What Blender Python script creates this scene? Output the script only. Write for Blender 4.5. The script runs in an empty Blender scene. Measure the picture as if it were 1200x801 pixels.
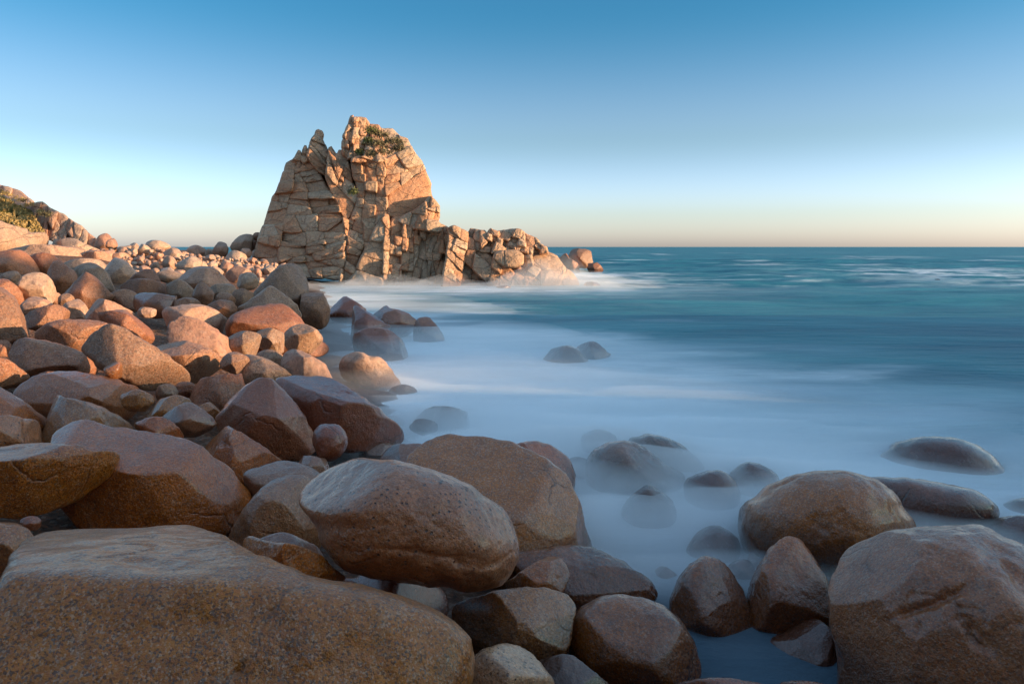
import bpy, bmesh, math, random
import numpy as np
R = math.radians

# ------------------------------------------------------------------ camera, sky, sun, exposure
SC = bpy.context.scene
COL = SC.collection
F, PX, HY, CH = 857.0, 600.0, 289.0, 4.0      # focal length (photo px), principal column, horizon row, eye height (m)
cam_d = bpy.data.cameras.new('camera')
cam = bpy.data.objects.new('camera', cam_d); COL.objects.link(cam)
cam.location = (0, 0, CH); cam.rotation_euler = (R(90), 0, 0)
cam_d.sensor_width = 36.0; cam_d.lens = 36.0 * F / 1200.0
cam_d.shift_y = -(400.5 - HY) / 1200.0
cam_d.clip_start = 0.05; cam_d.clip_end = 30000
SC.camera = cam

SUN_AZ, SUN_EL = 101.0, 8.0                    # azimuth clockwise from the viewing direction
W = bpy.data.worlds.new('World'); SC.world = W; W.use_nodes = True
wn, wl = W.node_tree.nodes, W.node_tree.links
sky = wn.new('ShaderNodeTexSky'); sky.sky_type = 'NISHITA'; sky.sun_disc = False
sky.sun_elevation = R(SUN_EL); sky.sun_rotation = R(SUN_AZ)
sky.air_density = 1.0; sky.dust_density = 1.0; sky.ozone_density = 1.0
# deeper, polarised blue with height, the same all round the horizon
wt = wn.new('ShaderNodeTexCoord'); wz = wn.new('ShaderNodeSeparateXYZ'); wr = wn.new('ShaderNodeValToRGB'); wm = wn.new('ShaderNodeMix')
wm.data_type = 'RGBA'; wm.blend_type = 'MULTIPLY'; wm.inputs[0].default_value = 1.0
wl.new(wt.outputs['Generated'], wz.inputs[0]); wl.new(wz.outputs[2], wr.inputs[0])
SKY_TINT = [(0.0, (0.205, 0.248, 0.52)), (0.05, (0.165, 0.205, 0.36)), (0.15, (0.110, 0.142, 0.195)), (0.315, (0.036, 0.112, 0.165)), (0.6, (0.32, 0.36, 0.385))]
wr.color_ramp.interpolation = 'EASE'
for k, (p_, c_) in enumerate(SKY_TINT):
    el_ = wr.color_ramp.elements[k] if k < 2 else wr.color_ramp.elements.new(p_)
    el_.position = p_; el_.color = (*c_, 1)
wl.new(sky.outputs[0], wm.inputs[6]); wl.new(wr.outputs[0], wm.inputs[7]); 
wg = wn.new('ShaderNodeVectorMath'); wg.operation = 'SCALE'; wg.inputs['Scale'].default_value = 2.6
wl.new(wm.outputs[2], wg.inputs[0]); wl.new(wg.outputs[0], wn['Background'].inputs['Color'])
wn['Background'].inputs['Strength'].default_value = 0.15

sl = bpy.data.lights.new('sun', 'SUN'); sun = bpy.data.objects.new('sun', sl); COL.objects.link(sun)
sl.energy = 2.4; sl.angle = R(0.6); sl.color = (1.0, 0.70, 0.42)
from mathutils import Vector
sdir = Vector((math.sin(R(SUN_AZ)) * math.cos(R(SUN_EL)), math.cos(R(SUN_AZ)) * math.cos(R(SUN_EL)), math.sin(R(SUN_EL))))
sun.rotation_euler = sdir.to_track_quat('Z', 'Y').to_euler()
sun.location = (60, -20, 40)
SC.view_settings.view_transform = 'Standard'; SC.view_settings.look = 'None'
SC.view_settings.gamma = 1.0; SC.view_settings.exposure = 1.85
SC.view_settings.use_curve_mapping = False
SC.cycles.max_bounces = 8; SC.cycles.diffuse_bounces = 3; SC.cycles.volume_bounces = 3
SC.cycles.use_denoising = True

# ------------------------------------------------------------------ noise (numpy)
def _h(ix, iy, iz, seed):
    n = (ix * 374761393 + iy * 668265263 + iz * 2147483647 + seed * 1274126177) & 0xFFFFFFFF
    n = ((n ^ (n >> 13)) * 1274126177) & 0xFFFFFFFF
    n = (n ^ (n >> 16)) & 0xFFFF
    return n.astype(np.float64) / 32767.5 - 1.0
def vnoise(p, seed=0):
    f = np.floor(p); i = f.astype(np.int64); t = p - f; t = t * t * t * (t * (t * 6 - 15) + 10)
    x, y, z = i[:, 0], i[:, 1], i[:, 2]; tx, ty, tz = t[:, 0], t[:, 1], t[:, 2]
    def l(a, b, k): return a + (b - a) * k
    a = l(l(_h(x, y, z, seed), _h(x + 1, y, z, seed), tx), l(_h(x, y + 1, z, seed), _h(x + 1, y + 1, z, seed), tx), ty)
    b = l(l(_h(x, y, z + 1, seed), _h(x + 1, y, z + 1, seed), tx), l(_h(x, y + 1, z + 1, seed), _h(x + 1, y + 1, z + 1, seed), tx), ty)
    return l(a, b, tz)
def fbm(p, octv=4, seed=0, gain=0.5):
    s = np.zeros(len(p)); a = 1.0; fr = 1.0; tot = 0
    for o in range(octv):
        s += a * vnoise(p * fr + 17.3 * o, seed + o); tot += a; a *= gain; fr *= 2.03
    return s / tot
def fbm2(x, y, octv=4, seed=0):
    return fbm(np.stack([x.ravel(), y.ravel(), np.full(x.size, 0.37)], 1), octv, seed).reshape(x.shape)
def sstep(a, b, x):
    t = np.clip((x - a) / (b - a), 0, 1); return t * t * (3 - 2 * t)

# ------------------------------------------------------------------ object helpers
def tag(o, label=None, cat=None, group=None, kind=None):
    if label: o['label'] = label
    if cat: o['category'] = cat
    if group: o['group'] = group
    if kind: o['kind'] = kind
    return o
def mesh_np(name, V, Fc, mat, parent=None, smooth=True):
    me = bpy.data.meshes.new(name)
    V = np.asarray(V, np.float32); 
    if isinstance(Fc, np.ndarray):
        k = Fc.shape[1]; n = len(Fc)
        me.vertices.add(len(V)); me.vertices.foreach_set('co', V.ravel())
        me.loops.add(n * k); me.loops.foreach_set('vertex_index', Fc.astype(np.int32).ravel())
        me.polygons.add(n); me.polygons.foreach_set('loop_start', np.arange(0, n * k, k, dtype=np.int32))
        me.update(calc_edges=True); me.validate()
    else:
        me.from_pydata([tuple(v) for v in V], [], Fc)
    if smooth: me.polygons.foreach_set('use_smooth', np.ones(len(me.polygons), bool))
    me.materials.append(mat)
    o = bpy.data.objects.new(name, me); COL.objects.link(o)
    if parent is not None: o.parent = parent
    return o
def empty(name, loc):
    o = bpy.data.objects.new(name, None); COL.objects.link(o); o.location = loc
    o.empty_display_size = 0.2
    return o
def ray(X, Y): return np.array([(X - PX) / F, 1.0, -(Y - HY) / F])
def at(X, Y, d): return np.array([0, 0, CH]) + ray(X, Y) * d
_ico = {}
def ico(l):
    if l not in _ico:
        bm = bmesh.new(); bmesh.ops.create_icosphere(bm, subdivisions=l, radius=1.0)
        _ico[l] = (np.array([v.co[:] for v in bm.verts]), np.array([[v.index for v in f.verts] for f in bm.faces]))
        bm.free()
    return _ico[l]

# ------------------------------------------------------------------ materials
class NT:
    def __init__(s, name):
        s.m = bpy.data.materials.new(name); s.m.use_nodes = True
        s.t = s.m.node_tree; s.b = s.t.nodes['Principled BSDF']; s.out = s.t.nodes['Material Output']
    def n(s, ty, **kw):
        o = s.t.nodes.new('ShaderNode' + ty)
        for k, v in kw.items(): setattr(o, k, v)
        return o
    def l(s, a, b): s.t.links.new(a, b)
    def noise(s, vec, scale, detail=3, rough=0.55, dist=0.0):
        o = s.n('TexNoise'); o.inputs['Scale'].default_value = scale; o.inputs['Detail'].default_value = detail
        o.inputs['Roughness'].default_value = rough; o.inputs['Distortion'].default_value = dist
        s.l(vec, o.inputs['Vector']); return o.outputs[0]
    def vor(s, vec, scale, feat='F1', out='Distance'):
        o = s.n('TexVoronoi', feature=feat); o.inputs['Scale'].default_value = scale
        s.l(vec, o.inputs['Vector']); return o.outputs[out]
    def ramp(s, fac, stops):
        o = s.n('ValToRGB'); e = o.color_ramp.elements
        while len(e) < len(stops): e.new(0.5)
        for k, (p, c) in enumerate(stops):
            e[k].position = p; e[k].color = (c, c, c, 1) if not isinstance(c, tuple) else (*c, 1)
        s.l(fac, o.inputs[0]); return o.outputs[0]
    def mix(s, fac, a, b, mode='MIX'):
        o = s.n('Mix', data_type='RGBA', blend_type=mode)
        for v, i in ((fac, 0), (a, 6), (b, 7)):
            if hasattr(v, 'links'): s.l(v, o.inputs[i])
            elif isinstance(v, tuple): o.inputs[i].default_value = (*v, 1)
            else: o.inputs[i].default_value = v
        return o.outputs[2]
    def math(s, op, a, b=None, c=None):
        o = s.n('Math', operation=op)
        for i, v in enumerate((a, b, c)):
            if v is None: continue
            if hasattr(v, 'links'): s.l(v, o.inputs[i])
            else: o.inputs[i].default_value = v
        return o.outputs[0]
    def bump(s, h, strength, dist, prev=None):
        o = s.n('Bump'); o.inputs['Strength'].default_value = strength; o.inputs['Distance'].default_value = dist
        s.l(h, o.inputs['Height'])
        if prev is not None: s.l(prev, o.inputs['Normal'])
        return o.outputs[0]

def granite(name, c1, c2, rough=0.5, fleck=70.0, fleck_amt=0.6, pits=0.0, stain=0.4, cracks=0.0, spec=0.55, bump=1.0, zwet=True, sat=1.55, coat=0.0, val=1.02):
    g = NT(name); tc = g.n('TexCoord').outputs['Object']
    oi = g.n('ObjectInfo').outputs['Random']
    sh = g.n('VectorMath', operation='ADD'); cb = g.n('CombineXYZ')
    m = g.math('MULTIPLY', oi, 37.0); g.l(m, cb.inputs[0]); g.l(m, cb.inputs[1])
    g.l(tc, sh.inputs[0]); g.l(cb.outputs[0], sh.inputs[1]); v = sh.outputs[0]
    big = g.ramp(g.noise(v, 1.1, 4, 0.6, 0.6), [(0.32, 0.0), (0.68, 1.0)])
    col = g.mix(big, c1, c2)
    # rusty / grey stains with a shape of their own
    st = g.ramp(g.noise(v, 2.3, 5, 0.65, 1.2), [(0.5, 0.0), (0.72, stain)])
    col = g.mix(st, col, (0.16, 0.115, 0.095))
    st2 = g.ramp(g.noise(v, 0.8, 4, 0.6, 0.8), [(0.55, 0.0), (0.75, stain * 0.8)])
    col = g.mix(st2, col, (0.36, 0.17, 0.08))
    st3 = g.ramp(g.noise(v, 1.6, 6, 0.7, 0.9), [(0.57, 0.0), (0.74, stain * 0.9)])      # pale salt bloom and worn patches
    col = g.mix(st3, col, (0.52, 0.40, 0.32))
    # crystals: pink feldspar, pale quartz, dark mica
    ce = g.n('TexVoronoi'); ce.inputs['Scale'].default_value = fleck; g.l(v, ce.inputs['Vector'])
    sp = g.n('SeparateColor'); g.l(ce.outputs['Color'], sp.inputs[0])
    dk = g.ramp(sp.outputs[0], [(0.0, fleck_amt), (0.2, fleck_amt * 0.75), (0.3, 0.0)])
    lt = g.ramp(sp.outputs[1], [(0.74, 0.0), (0.86, fleck_amt * 0.55)])
    pk = g.ramp(sp.outputs[2], [(0.6, 0.0), (0.75, fleck_amt * 0.6)])
    col = g.mix(pk, col, (0.40, 0.20, 0.14)); col = g.mix(lt, col, (0.50, 0.42, 0.35)); col = g.mix(dk, col, (0.035, 0.03, 0.03))
    fn = g.noise(v, fleck * 0.55, 4, 0.7)
    col = g.mix(0.7, col, g.ramp(fn, [(0.3, 0.5), (0.7, 1.0)]), 'MULTIPLY')
    col = g.mix(0.6, col, g.ramp(g.noise(v, 7.0, 5, 0.7, 0.4), [(0.33, 0.62), (0.62, 1.0)]), 'MULTIPLY')
    # each stone a shade of its own
    hsv = g.n('HueSaturation'); g.l(col, hsv.inputs['Color'])
    g.l(g.math('MULTIPLY_ADD', oi, 0.34, val), hsv.inputs['Value'])
    r2 = g.math('FRACT', g.math('MULTIPLY', oi, 7.31))
    g.l(g.math('MULTIPLY_ADD', r2, 0.018, 0.482), hsv.inputs['Hue'])
    g.l(g.math('MULTIPLY_ADD', r2, -0.28, sat), hsv.inputs['Saturation'])
    col = hsv.outputs[0]
    rg = g.ramp(g.noise(v, 3.0, 4, 0.6), [(0.3, max(rough - 0.13, 0.12)), (0.7, min(rough + 0.15, 1))])
    if zwet:   # wet where the swell washes
        ps = g.n('SeparateXYZ'); g.l(g.n('NewGeometry').outputs['Position'], ps.inputs[0])
        z = g.math('ADD', ps.outputs[2], g.math('MULTIPLY', g.noise(v, 2.5, 3), -0.5))
        wet = g.n('MapRange', interpolation_type='SMOOTHSTEP'); g.l(z, wet.inputs[0])
        wet.inputs[1].default_value = 0.1; wet.inputs[2].default_value = 0.6; wet.inputs[3].default_value = 1; wet.inputs[4].default_value = 0
        col = g.mix(wet.outputs[0], col, g.mix(1.0, col, (0.40, 0.38, 0.39), 'MULTIPLY'))
        rg = g.math('MULTIPLY', rg, g.math('MULTIPLY_ADD', wet.outputs[0], -0.35, 1.0))
    nb = g.bump(g.noise(v, 4.5, 6, 0.66), 0.5 * bump, 0.10)
    nb = g.bump(g.noise(v, 26, 4, 0.68), 0.55 * bump, 0.022, nb)
    nb = g.bump(g.noise(v, fleck * 1.1, 2, 0.6), 0.4 * bump, 0.006, nb)
    if pits:
        pv = g.n('TexVoronoi'); pv.inputs['Scale'].default_value = 24; g.l(v, pv.inputs['Vector'])
        ps2 = g.n('SeparateColor'); g.l(pv.outputs['Color'], ps2.inputs[0])
        dd = g.math('ADD', pv.outputs['Distance'], g.math('MULTIPLY', ps2.outputs[0], 0.52))
        dd = g.math('ADD', dd, g.math('MULTIPLY', g.noise(v, 1.7, 3), 0.34))
        hole = g.ramp(dd, [(0.40, 0.0), (0.52, 1.0)])
        nb = g.bump(hole, 1.0 * pits, 0.025, nb)
        col = g.mix(g.math('MULTIPLY', g.math('SUBTRACT', 1.0, hole), 0.75 * pits), col, (0.05, 0.035, 0.03))
    if not cracks:   # a few hairline cracks and healed seams
        wd = g.n('VectorMath', operation='MULTIPLY_ADD'); nn = g.n('TexNoise'); nn.inputs['Scale'].default_value = 2.2; nn.inputs['Detail'].default_value = 4; g.l(v, nn.inputs['Vector'])
        g.l(nn.outputs['Color'], wd.inputs[0]); wd.inputs[1].default_value = (0.45,) * 3; g.l(v, wd.inputs[2])
        ed = g.vor(wd.outputs[0], 0.95, 'DISTANCE_TO_EDGE')
        cr = g.math('MULTIPLY', g.ramp(ed, [(0.0, 1.0), (0.022, 0.0)]), g.ramp(g.noise(v, 1.1, 3, 0.5), [(0.54, 0.0), (0.66, 1.0)]))
        nb = g.bump(g.math('SUBTRACT', 1.0, cr), 0.6, 0.03, nb)
        col = g.mix(g.math('MULTIPLY', cr, 0.45), col, (0.05, 0.035, 0.03))
    if cracks:
        wv = g.n('VectorMath', operation='MULTIPLY'); wv.inputs[1].default_value = (0.75, 0.6, 1.25); g.l(v, wv.inputs[0])
        wd = g.n('VectorMath', operation='MULTIPLY_ADD'); nn = g.n('TexNoise'); nn.inputs['Scale'].default_value = 0.9; g.l(v, nn.inputs['Vector'])
        g.l(nn.outputs['Color'], wd.inputs[0]); wd.inputs[1].default_value = (0.7,) * 3; g.l(wv.outputs[0], wd.inputs[2])
        ed = g.vor(wd.outputs[0], cracks, 'DISTANCE_TO_EDGE')
        cr = g.ramp(ed, [(0.0, 0.25), (0.03, 1.0)])
        nb = g.bump(cr, 0.7, 0.12, nb)
        nb = g.bump(g.noise(v, 1.6, 6, 0.65), 0.6, 0.4, nb)
        col = g.mix(g.math('MULTIPLY', g.math('SUBTRACT', 1.0, cr), 0.4), col, (0.10, 0.065, 0.05))
    g.l(nb, g.b.inputs['Normal']); g.l(col, g.b.inputs['Base Color']); g.l(rg, g.b.inputs['Roughness'])
    g.b.inputs['Specular IOR Level'].default_value = spec
    g.b.inputs['Coat Weight'].default_value = coat; g.b.inputs['Coat Roughness'].default_value = 0.2; g.b.inputs['Coat IOR'].default_value = 1.4
    return g.m

M = {
 'near':  granite('granite_brown', (0.47, 0.25, 0.155), (0.38, 0.195, 0.12), 0.36, 80, 0.6, stain=0.45, coat=0.6, sat=1.65),
 'pit':   granite('granite_pitted', (0.55, 0.335, 0.225), (0.45, 0.26, 0.17), 0.30, 80, 0.42, pits=1.0, stain=0.3, coat=0.6, sat=1.55),
 'wet':   granite('granite_wet', (0.32, 0.175, 0.12), (0.25, 0.135, 0.095), 0.36, 90, 0.35, stain=0.4, spec=0.55, coat=0.8),
 'grey':  granite('granite_grey', (0.42, 0.265, 0.185), (0.34, 0.205, 0.14), 0.38, 75, 0.5, stain=0.35, coat=0.65, sat=1.65),
 'rust':  granite('granite_rust', (0.48, 0.25, 0.135), (0.36, 0.18, 0.10), 0.42, 85, 0.75, stain=0.6, coat=0.4, sat=1.7),
 'shine': granite('granite_polished_wet', (0.30, 0.18, 0.125), (0.23, 0.14, 0.105), 0.16, 80, 0.35, stain=0.3, spec=0.8, bump=0.5),
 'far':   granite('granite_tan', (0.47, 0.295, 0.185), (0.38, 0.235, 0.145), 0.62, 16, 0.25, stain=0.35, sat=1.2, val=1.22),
 'stack': granite('granite_jointed', (0.50, 0.325, 0.19), (0.44, 0.265, 0.145), 0.8, 9, 0.18, stain=0.3, cracks=0.5, spec=0.25, sat=1.18, val=1.22),
 'slab':  granite('granite_bedrock', (0.48, 0.30, 0.19), (0.42, 0.255, 0.16), 0.75, 14, 0.2, stain=0.3, cracks=0.25, spec=0.25, sat=1.18, val=1.22),
 'bank':  granite('granite_dry_brown', (0.43, 0.265, 0.175), (0.34, 0.205, 0.135), 0.55, 45, 0.5, stain=0.45, sat=1.42, val=1.0, spec=0.4),
 'bed':   granite('granite_rubble', (0.20, 0.125, 0.09), (0.13, 0.085, 0.065), 0.9, 22, 0.6, stain=0.5, spec=0.15, bump=1.6),
}

_t = NT('turf_dry'); _p = _t.n('NewGeometry').outputs['Position']
_c = _t.mix(_t.ramp(_t.noise(_p, 0.5, 5, 0.65), [(0.38, 0.0), (0.62, 1.0)]), (0.16, 0.13, 0.035), (0.36, 0.25, 0.09))
_c = _t.mix(_t.ramp(_t.noise(_p, 2.2, 4, 0.6), [(0.5, 0.0), (0.68, 0.7)]), _c, (0.10, 0.10, 0.03))
_t.l(_c, _t.b.inputs['Base Color']); _t.b.inputs['Roughness'].default_value = 0.95; _t.b.inputs['Specular IOR Level'].default_value = 0.1
_t.l(_t.bump(_t.noise(_p, 3.0, 5, 0.7), 0.9, 0.4), _t.b.inputs['Normal']); M['turf'] = _t.m

# ------------------------------------------------------------------ shoreline
def bed_z(x, y): return 0.17 * (3.3 - 0.3 * y - x)
def auto_d(cx, cy, h):
    yr = cy + 0.25 * h; sy = (yr - HY) / F; sx = (cx - PX) / F
    den = sy - 0.051 - 0.17 * sx
    d = 3.44 / max(den, 0.035)
    if bed_z(sx * d, d) < 0: d = CH / max(sy, 0.02)
    return min(d, float(np.interp(yr, [285, 300, 315, 330, 350, 380], [80, 66, 54, 44, 36, 30])))

BOULDERS = []          # (centre, half sizes) for the bed under them
def boulder(pts, d=None, D=None, q=2.5, planes=(), p=12.0, lvl=4, amp=1.0, mat='near', label=None, group=None,
            facets=0, fp=13, name='boulder', seed=None, cat='boulder', groove=None, parent=None, chips=11, smooth=False):
    """A stone whose visible outline follows pts; solid, star-shaped about its middle, with its own depth D."""
    P = np.array(pts, float)
    a = P; b = np.roll(P, -1, 0); cr = a[:, 0] * b[:, 1] - b[:, 0] * a[:, 1]; A = cr.sum() / 2
    c = ((a + b) * cr[:, None]).sum(0) / (6 * A)
    w, h = np.ptp(P[:, 0]), np.ptp(P[:, 1])
    if d is None: d = auto_d(c[0], c[1], h)
    if mat in ('near', 'grey', 'rust') and d > 13: mat = 'bank'
    sd = int(abs(c[0] * 13 + c[1] * 7)) + (seed or 0)
    rng = np.random.RandomState(sd % 99991)
    r = ray(*c); rn = np.linalg.norm(r); r = r / rn; C = at(c[0], c[1], d)
    ux = np.array([r[1], -r[0], 0]); ux /= np.linalg.norm(ux); uz = np.cross(ux, r)
    if uz[2] < 0: uz = -uz
    s = d * rn / F                                     # metres per px here (about)
    def toplane(Q):                                    # Q: world dirs/points relative to the eye -> (u,v) on the plane through C
        t = (d * rn) / (Q @ r); I = Q * t[:, None] - (C - np.array([0, 0, CH]))
        return I @ ux, I @ uz
    u, v = toplane(np.stack([(P[:, 0] - PX) / F, np.ones(len(P)), -(P[:, 1] - HY) / F], 1))
    # smooth closed outline -> R(theta)
    n = len(u); UU = []; VV = []
    for i in range(n):
        p0, p1, p2, p3 = [np.array([u[k % n], v[k % n]]) for k in (i - 1, i, i + 1, i + 2)]
        for t in np.linspace(0, 1, 10, endpoint=False):
            q_ = 0.5 * ((2 * p1) + (-p0 + p2) * t + (2 * p0 - 5 * p1 + 4 * p2 - p3) * t * t + (-p0 + 3 * p1 - 3 * p2 + p3) * t ** 3)
            UU.append(q_[0]); VV.append(q_[1])
    UU, VV = np.array(UU), np.array(VV)
    NB = 96; tb = np.linspace(-np.pi, np.pi, NB, endpoint=False)
    th = np.arctan2(VV, UU); o = np.argsort(th); th, rr = th[o], np.hypot(UU, VV)[o]
    Rt = np.interp(tb, np.r_[th - 2 * np.pi, th, th + 2 * np.pi], np.r_[rr, rr, rr])
    k = np.array([1, 2, 1.]) / 4
    Rt = np.convolve(np.r_[Rt[-1], Rt, Rt[0]], k, 'valid')
    Dm = (D if D is not None else 0.55 * math.sqrt(w * h)) * s
    size = math.sqrt(Rt.mean() * Dm)
    PL = []
    if smooth: facets = 0; chips = 0
    elif not facets and not len(planes) and lvl >= 4: facets = 4
    elif 0 < facets < 6: facets += 2; fp = fp * 1.6
    for t in planes:                                   # each plane by three points (X, Y, w px towards the eye)
        q3 = [np.array([(x - c[0]) * s, -(y - c[1]) * s, ww * s]) for x, y, ww in t]
        nn = np.cross(q3[1] - q3[0], q3[2] - q3[0]); nn /= np.linalg.norm(nn); dd = nn @ q3[0]
        if dd < 0: nn, dd = -nn, -dd
        PL.append((nn, dd, p * 1.5))
    for _ in range(facets):
        nn = rng.normal(size=3); nn[2] = abs(nn[2]) * 0.8 + 0.1; nn /= np.linalg.norm(nn)
        sup = math.sqrt((nn[0] * Rt.mean()) ** 2 + (nn[1] * Rt.mean()) ** 2 + (nn[2] * Dm) ** 2)
        PL.append((nn, sup * rng.uniform(0.60, 0.86), fp))
    CH_ = []
    for _ in range(chips if lvl > 3 else 4):
        nn = rng.normal(size=3); nn /= np.linalg.norm(nn); nn = nn * np.array([0.75, 0.75, 0]) + np.array([0, 0, rng.uniform(0.35, 1.0)]); nn /= np.linalg.norm(nn)
        CH_.append((nn, rng.uniform(0.86, 0.975) if chips > 8 else rng.uniform(0.92, 0.985), rng.uniform(0.6, 0.92)))
    def shape(dirs, Rc, fine, chipped=True):
        th = np.arctan2(dirs[:, 1], dirs[:, 0]); rho = np.hypot(dirs[:, 0], dirs[:, 1])
        Rr = np.interp(th, np.r_[tb, np.pi], np.r_[Rc, Rc[0]])
        f = ((rho / Rr) ** q + (np.abs(dirs[:, 2]) / Dm) ** q) ** (1 / q)
        if PL:
            pp = PL[0][2]; acc = f ** pp
            for nn, dd, _ in PL: acc = acc + (np.maximum(dirs @ nn, 0) / dd) ** pp
            f = acc ** (1 / pp)
        rad = 1 / f; V = dirs * rad[:, None]
        sc = 1 / size
        dis = 0.085 * fbm(V * sc * 0.9 + sd, 2, sd) + 0.03 * fbm(V * sc * 2.6 + sd, 3, sd + 5)
        if fine:
            dis = dis + 0.016 * fbm(V * sc * 7, 4, sd + 9)
            rg_ = 1 - np.abs(fbm(V * sc * 2.2 + 3, 3, sd + 31)); dis = dis - 0.016 * np.clip(rg_ - 0.93, 0, 1) / 0.07 * sstep(0.0, 0.5, vnoise(V * sc * 1.3, sd + 3))
        if groove is not None:
            for (gx0, gy0, gx1, gy1, gw, gd) in groove:
                A0 = np.array([(gx0 - c[0]) * s, -(gy0 - c[1]) * s]); A1 = np.array([(gx1 - c[0]) * s, -(gy1 - c[1]) * s])
                dv = A1 - A0; t = np.clip(((V[:, :2] - A0) @ dv) / (dv @ dv), 0, 1)
                wob = fbm(V * sc * 5, 3, sd + 77) * gw * s * 1.3
                ds = np.linalg.norm(V[:, :2] - A0 - t[:, None] * dv, axis=1) + wob
                dis = dis - np.where(V[:, 2] > 0, gd * s / size * np.exp(-(ds / (gw * s)) ** 2) * np.sin(np.pi * np.clip(t, 0.04, 0.96)) ** 0.5, 0)
        V = dirs * (rad + dis * amp * size)[:, None]
        for nn, qq, st in (CH_ if chipped else ()):
            pr = V @ nn; hq = np.quantile(pr, qq); V = V - nn * (np.maximum(pr - hq, 0) * st)[:, None]
        return V
    def world(V): return V[:, :1] * ux + V[:, 1:2] * uz - V[:, 2:3] * r
    Rc = Rt.copy(); dirs4 = ico(min(lvl, 4))[0]
    for it in range(4):                                # let the real outline, depth and all, meet the traced one
        Wd = world(shape(dirs4, Rc, False, False)) + C - np.array([0, 0, CH])
        uu, vv = toplane(Wd); th = np.arctan2(vv, uu); rr = np.hypot(uu, vv)
        bi = np.round((th + np.pi) / (2 * np.pi) * NB).astype(int) % NB
        mx = np.zeros(NB); np.maximum.at(mx, bi, rr)
        mx = np.maximum(mx, np.maximum(np.roll(mx, 1), np.roll(mx, -1)) * 0.97)
        kk = np.clip(np.where(mx > 0, Rt / np.maximum(mx, 1e-6), 1), 0.7, 1.4)
        kk = np.convolve(np.r_[kk[-2:], kk, kk[:2]], np.array([1, 2, 3, 2, 1.]) / 9, 'valid')
        Rc = np.minimum(Rc * kk, Rt * 1.3)
    dv, fc = ico(lvl)
    V = world(shape(dv, Rc, lvl >= 5))
    ob = mesh_np(name, V, fc, M[mat], parent)
    if parent is None:
        ob.location = C
        tag(ob, label, cat, group)
    else: ob.location = C - np.array(parent.location)
    BOULDERS.append((C, V.min(0), V.max(0)))
    return ob
def ell(cx, cy, rx, ry, rot=0, jit=0.08, n=12):
    rng = np.random.RandomState(int(cx * 31 + cy * 17) % 9973); o = []
    for k in range(n):
        a = 2 * math.pi * k / n; j = 1 + rng.uniform(-jit, jit)
        x, y = rx * math.cos(a) * j, ry * math.sin(a) * j
        o.append((cx + x * math.cos(R(rot)) - y * math.sin(R(rot)), cy + x * math.sin(R(rot)) + y * math.cos(R(rot))))
    return o

# ------------------------------------------------------------------ setting: sea bed, sea, mist
def grid(xs, ys, zf):
    X, Y = np.meshgrid(xs, ys); Z = zf(X, Y); nx, ny = len(xs), len(ys)
    i = np.arange((ny - 1) * (nx - 1)); r_, c_ = i // (nx - 1), i % (nx - 1); a = r_ * nx + c_
    return np.stack([X.ravel(), Y.ravel(), Z.ravel()], 1), np.stack([a, a + 1, a + nx + 1, a + nx], 1)

def shore_h(X, Y):
    z = bed_z(X, Y)
    z = np.where(z > 0, z * 0.95 - 0.12, z * 1.2 - 0.12)
    z = np.clip(z, -3.0, 3.3) + 0.22 * fbm2(X * 0.6, Y * 0.6, 4, 3) + 0.08 * fbm2(X * 2.5, Y * 2.5, 3, 8)
    return z
V, Fq = grid(np.r_[np.linspace(-130, -40, 60), np.arange(-39.5, 12, 0.4)], np.r_[np.arange(-20, 60, 0.4), np.linspace(60.5, 140, 80)], shore_h)
tag(mesh_np('shore_ground', V, Fq, M['bed']), kind='structure')

def sea_masks(X, Y):
    """foam and milkiness of the water, by place"""
    xs = 3.3 - 0.3 * Y; off = X - xs                             # metres off the shoreline
    n1 = fbm2(X * 0.05, Y * 0.11, 4, 21); n2 = fbm2(X * 0.10, Y * 0.30, 5, 33); n3 = fbm2(X * 0.03, Y * 0.16, 4, 44)
    milk = 1 - sstep(1, 27, off + 8 * n1 + 7 * n2 + 0.004 * Y * Y)
    milk = milk ** 1.3 * (1 - 0.72 * sstep(22, 42, Y)) * (0.05 + 0.95 * sstep(7.5, 12, Y))
    foam = 0.55 * sstep(0.12, 0.6, n2 + 0.55 - 0.055 * np.abs(off - 3)) * (1 - sstep(60, 90, Y))
    b = lambda x0, y0, rx, ry: np.exp(-((X - x0) / rx) ** 2 - ((Y - y0) / ry) ** 2)
    n4 = fbm2(X * 0.22, Y * 0.75, 5, 55); m4 = sstep(-0.25, 0.45, n4 + 0.6 * n2)
    foam = np.maximum(foam, 1.0 * b(-6, 67, 22, 9) * (0.45 + 0.55 * m4))         # wash along the foot of the stack
    foam = np.maximum(foam, 0.8 * b(9, 92, 12, 26) * m4)                            # round the stack's seaward end
    foam = np.maximum(foam, 0.7 * b(1, 22.5, 6.5, 3.6) * (0.3 + 0.7 * m4))       # wave running in
    foam = np.maximum(foam, 1.0 * b(66, 98, 18, 30) * sstep(-0.35, 0.3, n4 + 0.6 * n2))                         # breakers off the right
    foam = np.maximum(foam, 0.6 * b(30, 88, 20, 18) * sstep(0.05, 0.6, n4 + 0.6 * n2))
    far = sstep(0.30, 0.62, n3 + 0.25 * n2) * sstep(60, 110, Y) * (1 - sstep(260, 700, Y))
    foam = np.maximum(foam, 0.6 * far)
    foam = foam * (0.1 + 0.9 * sstep(7.5, 12, Y))
    return np.clip(milk, 0, 1), np.clip(foam, 0, 1)
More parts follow.
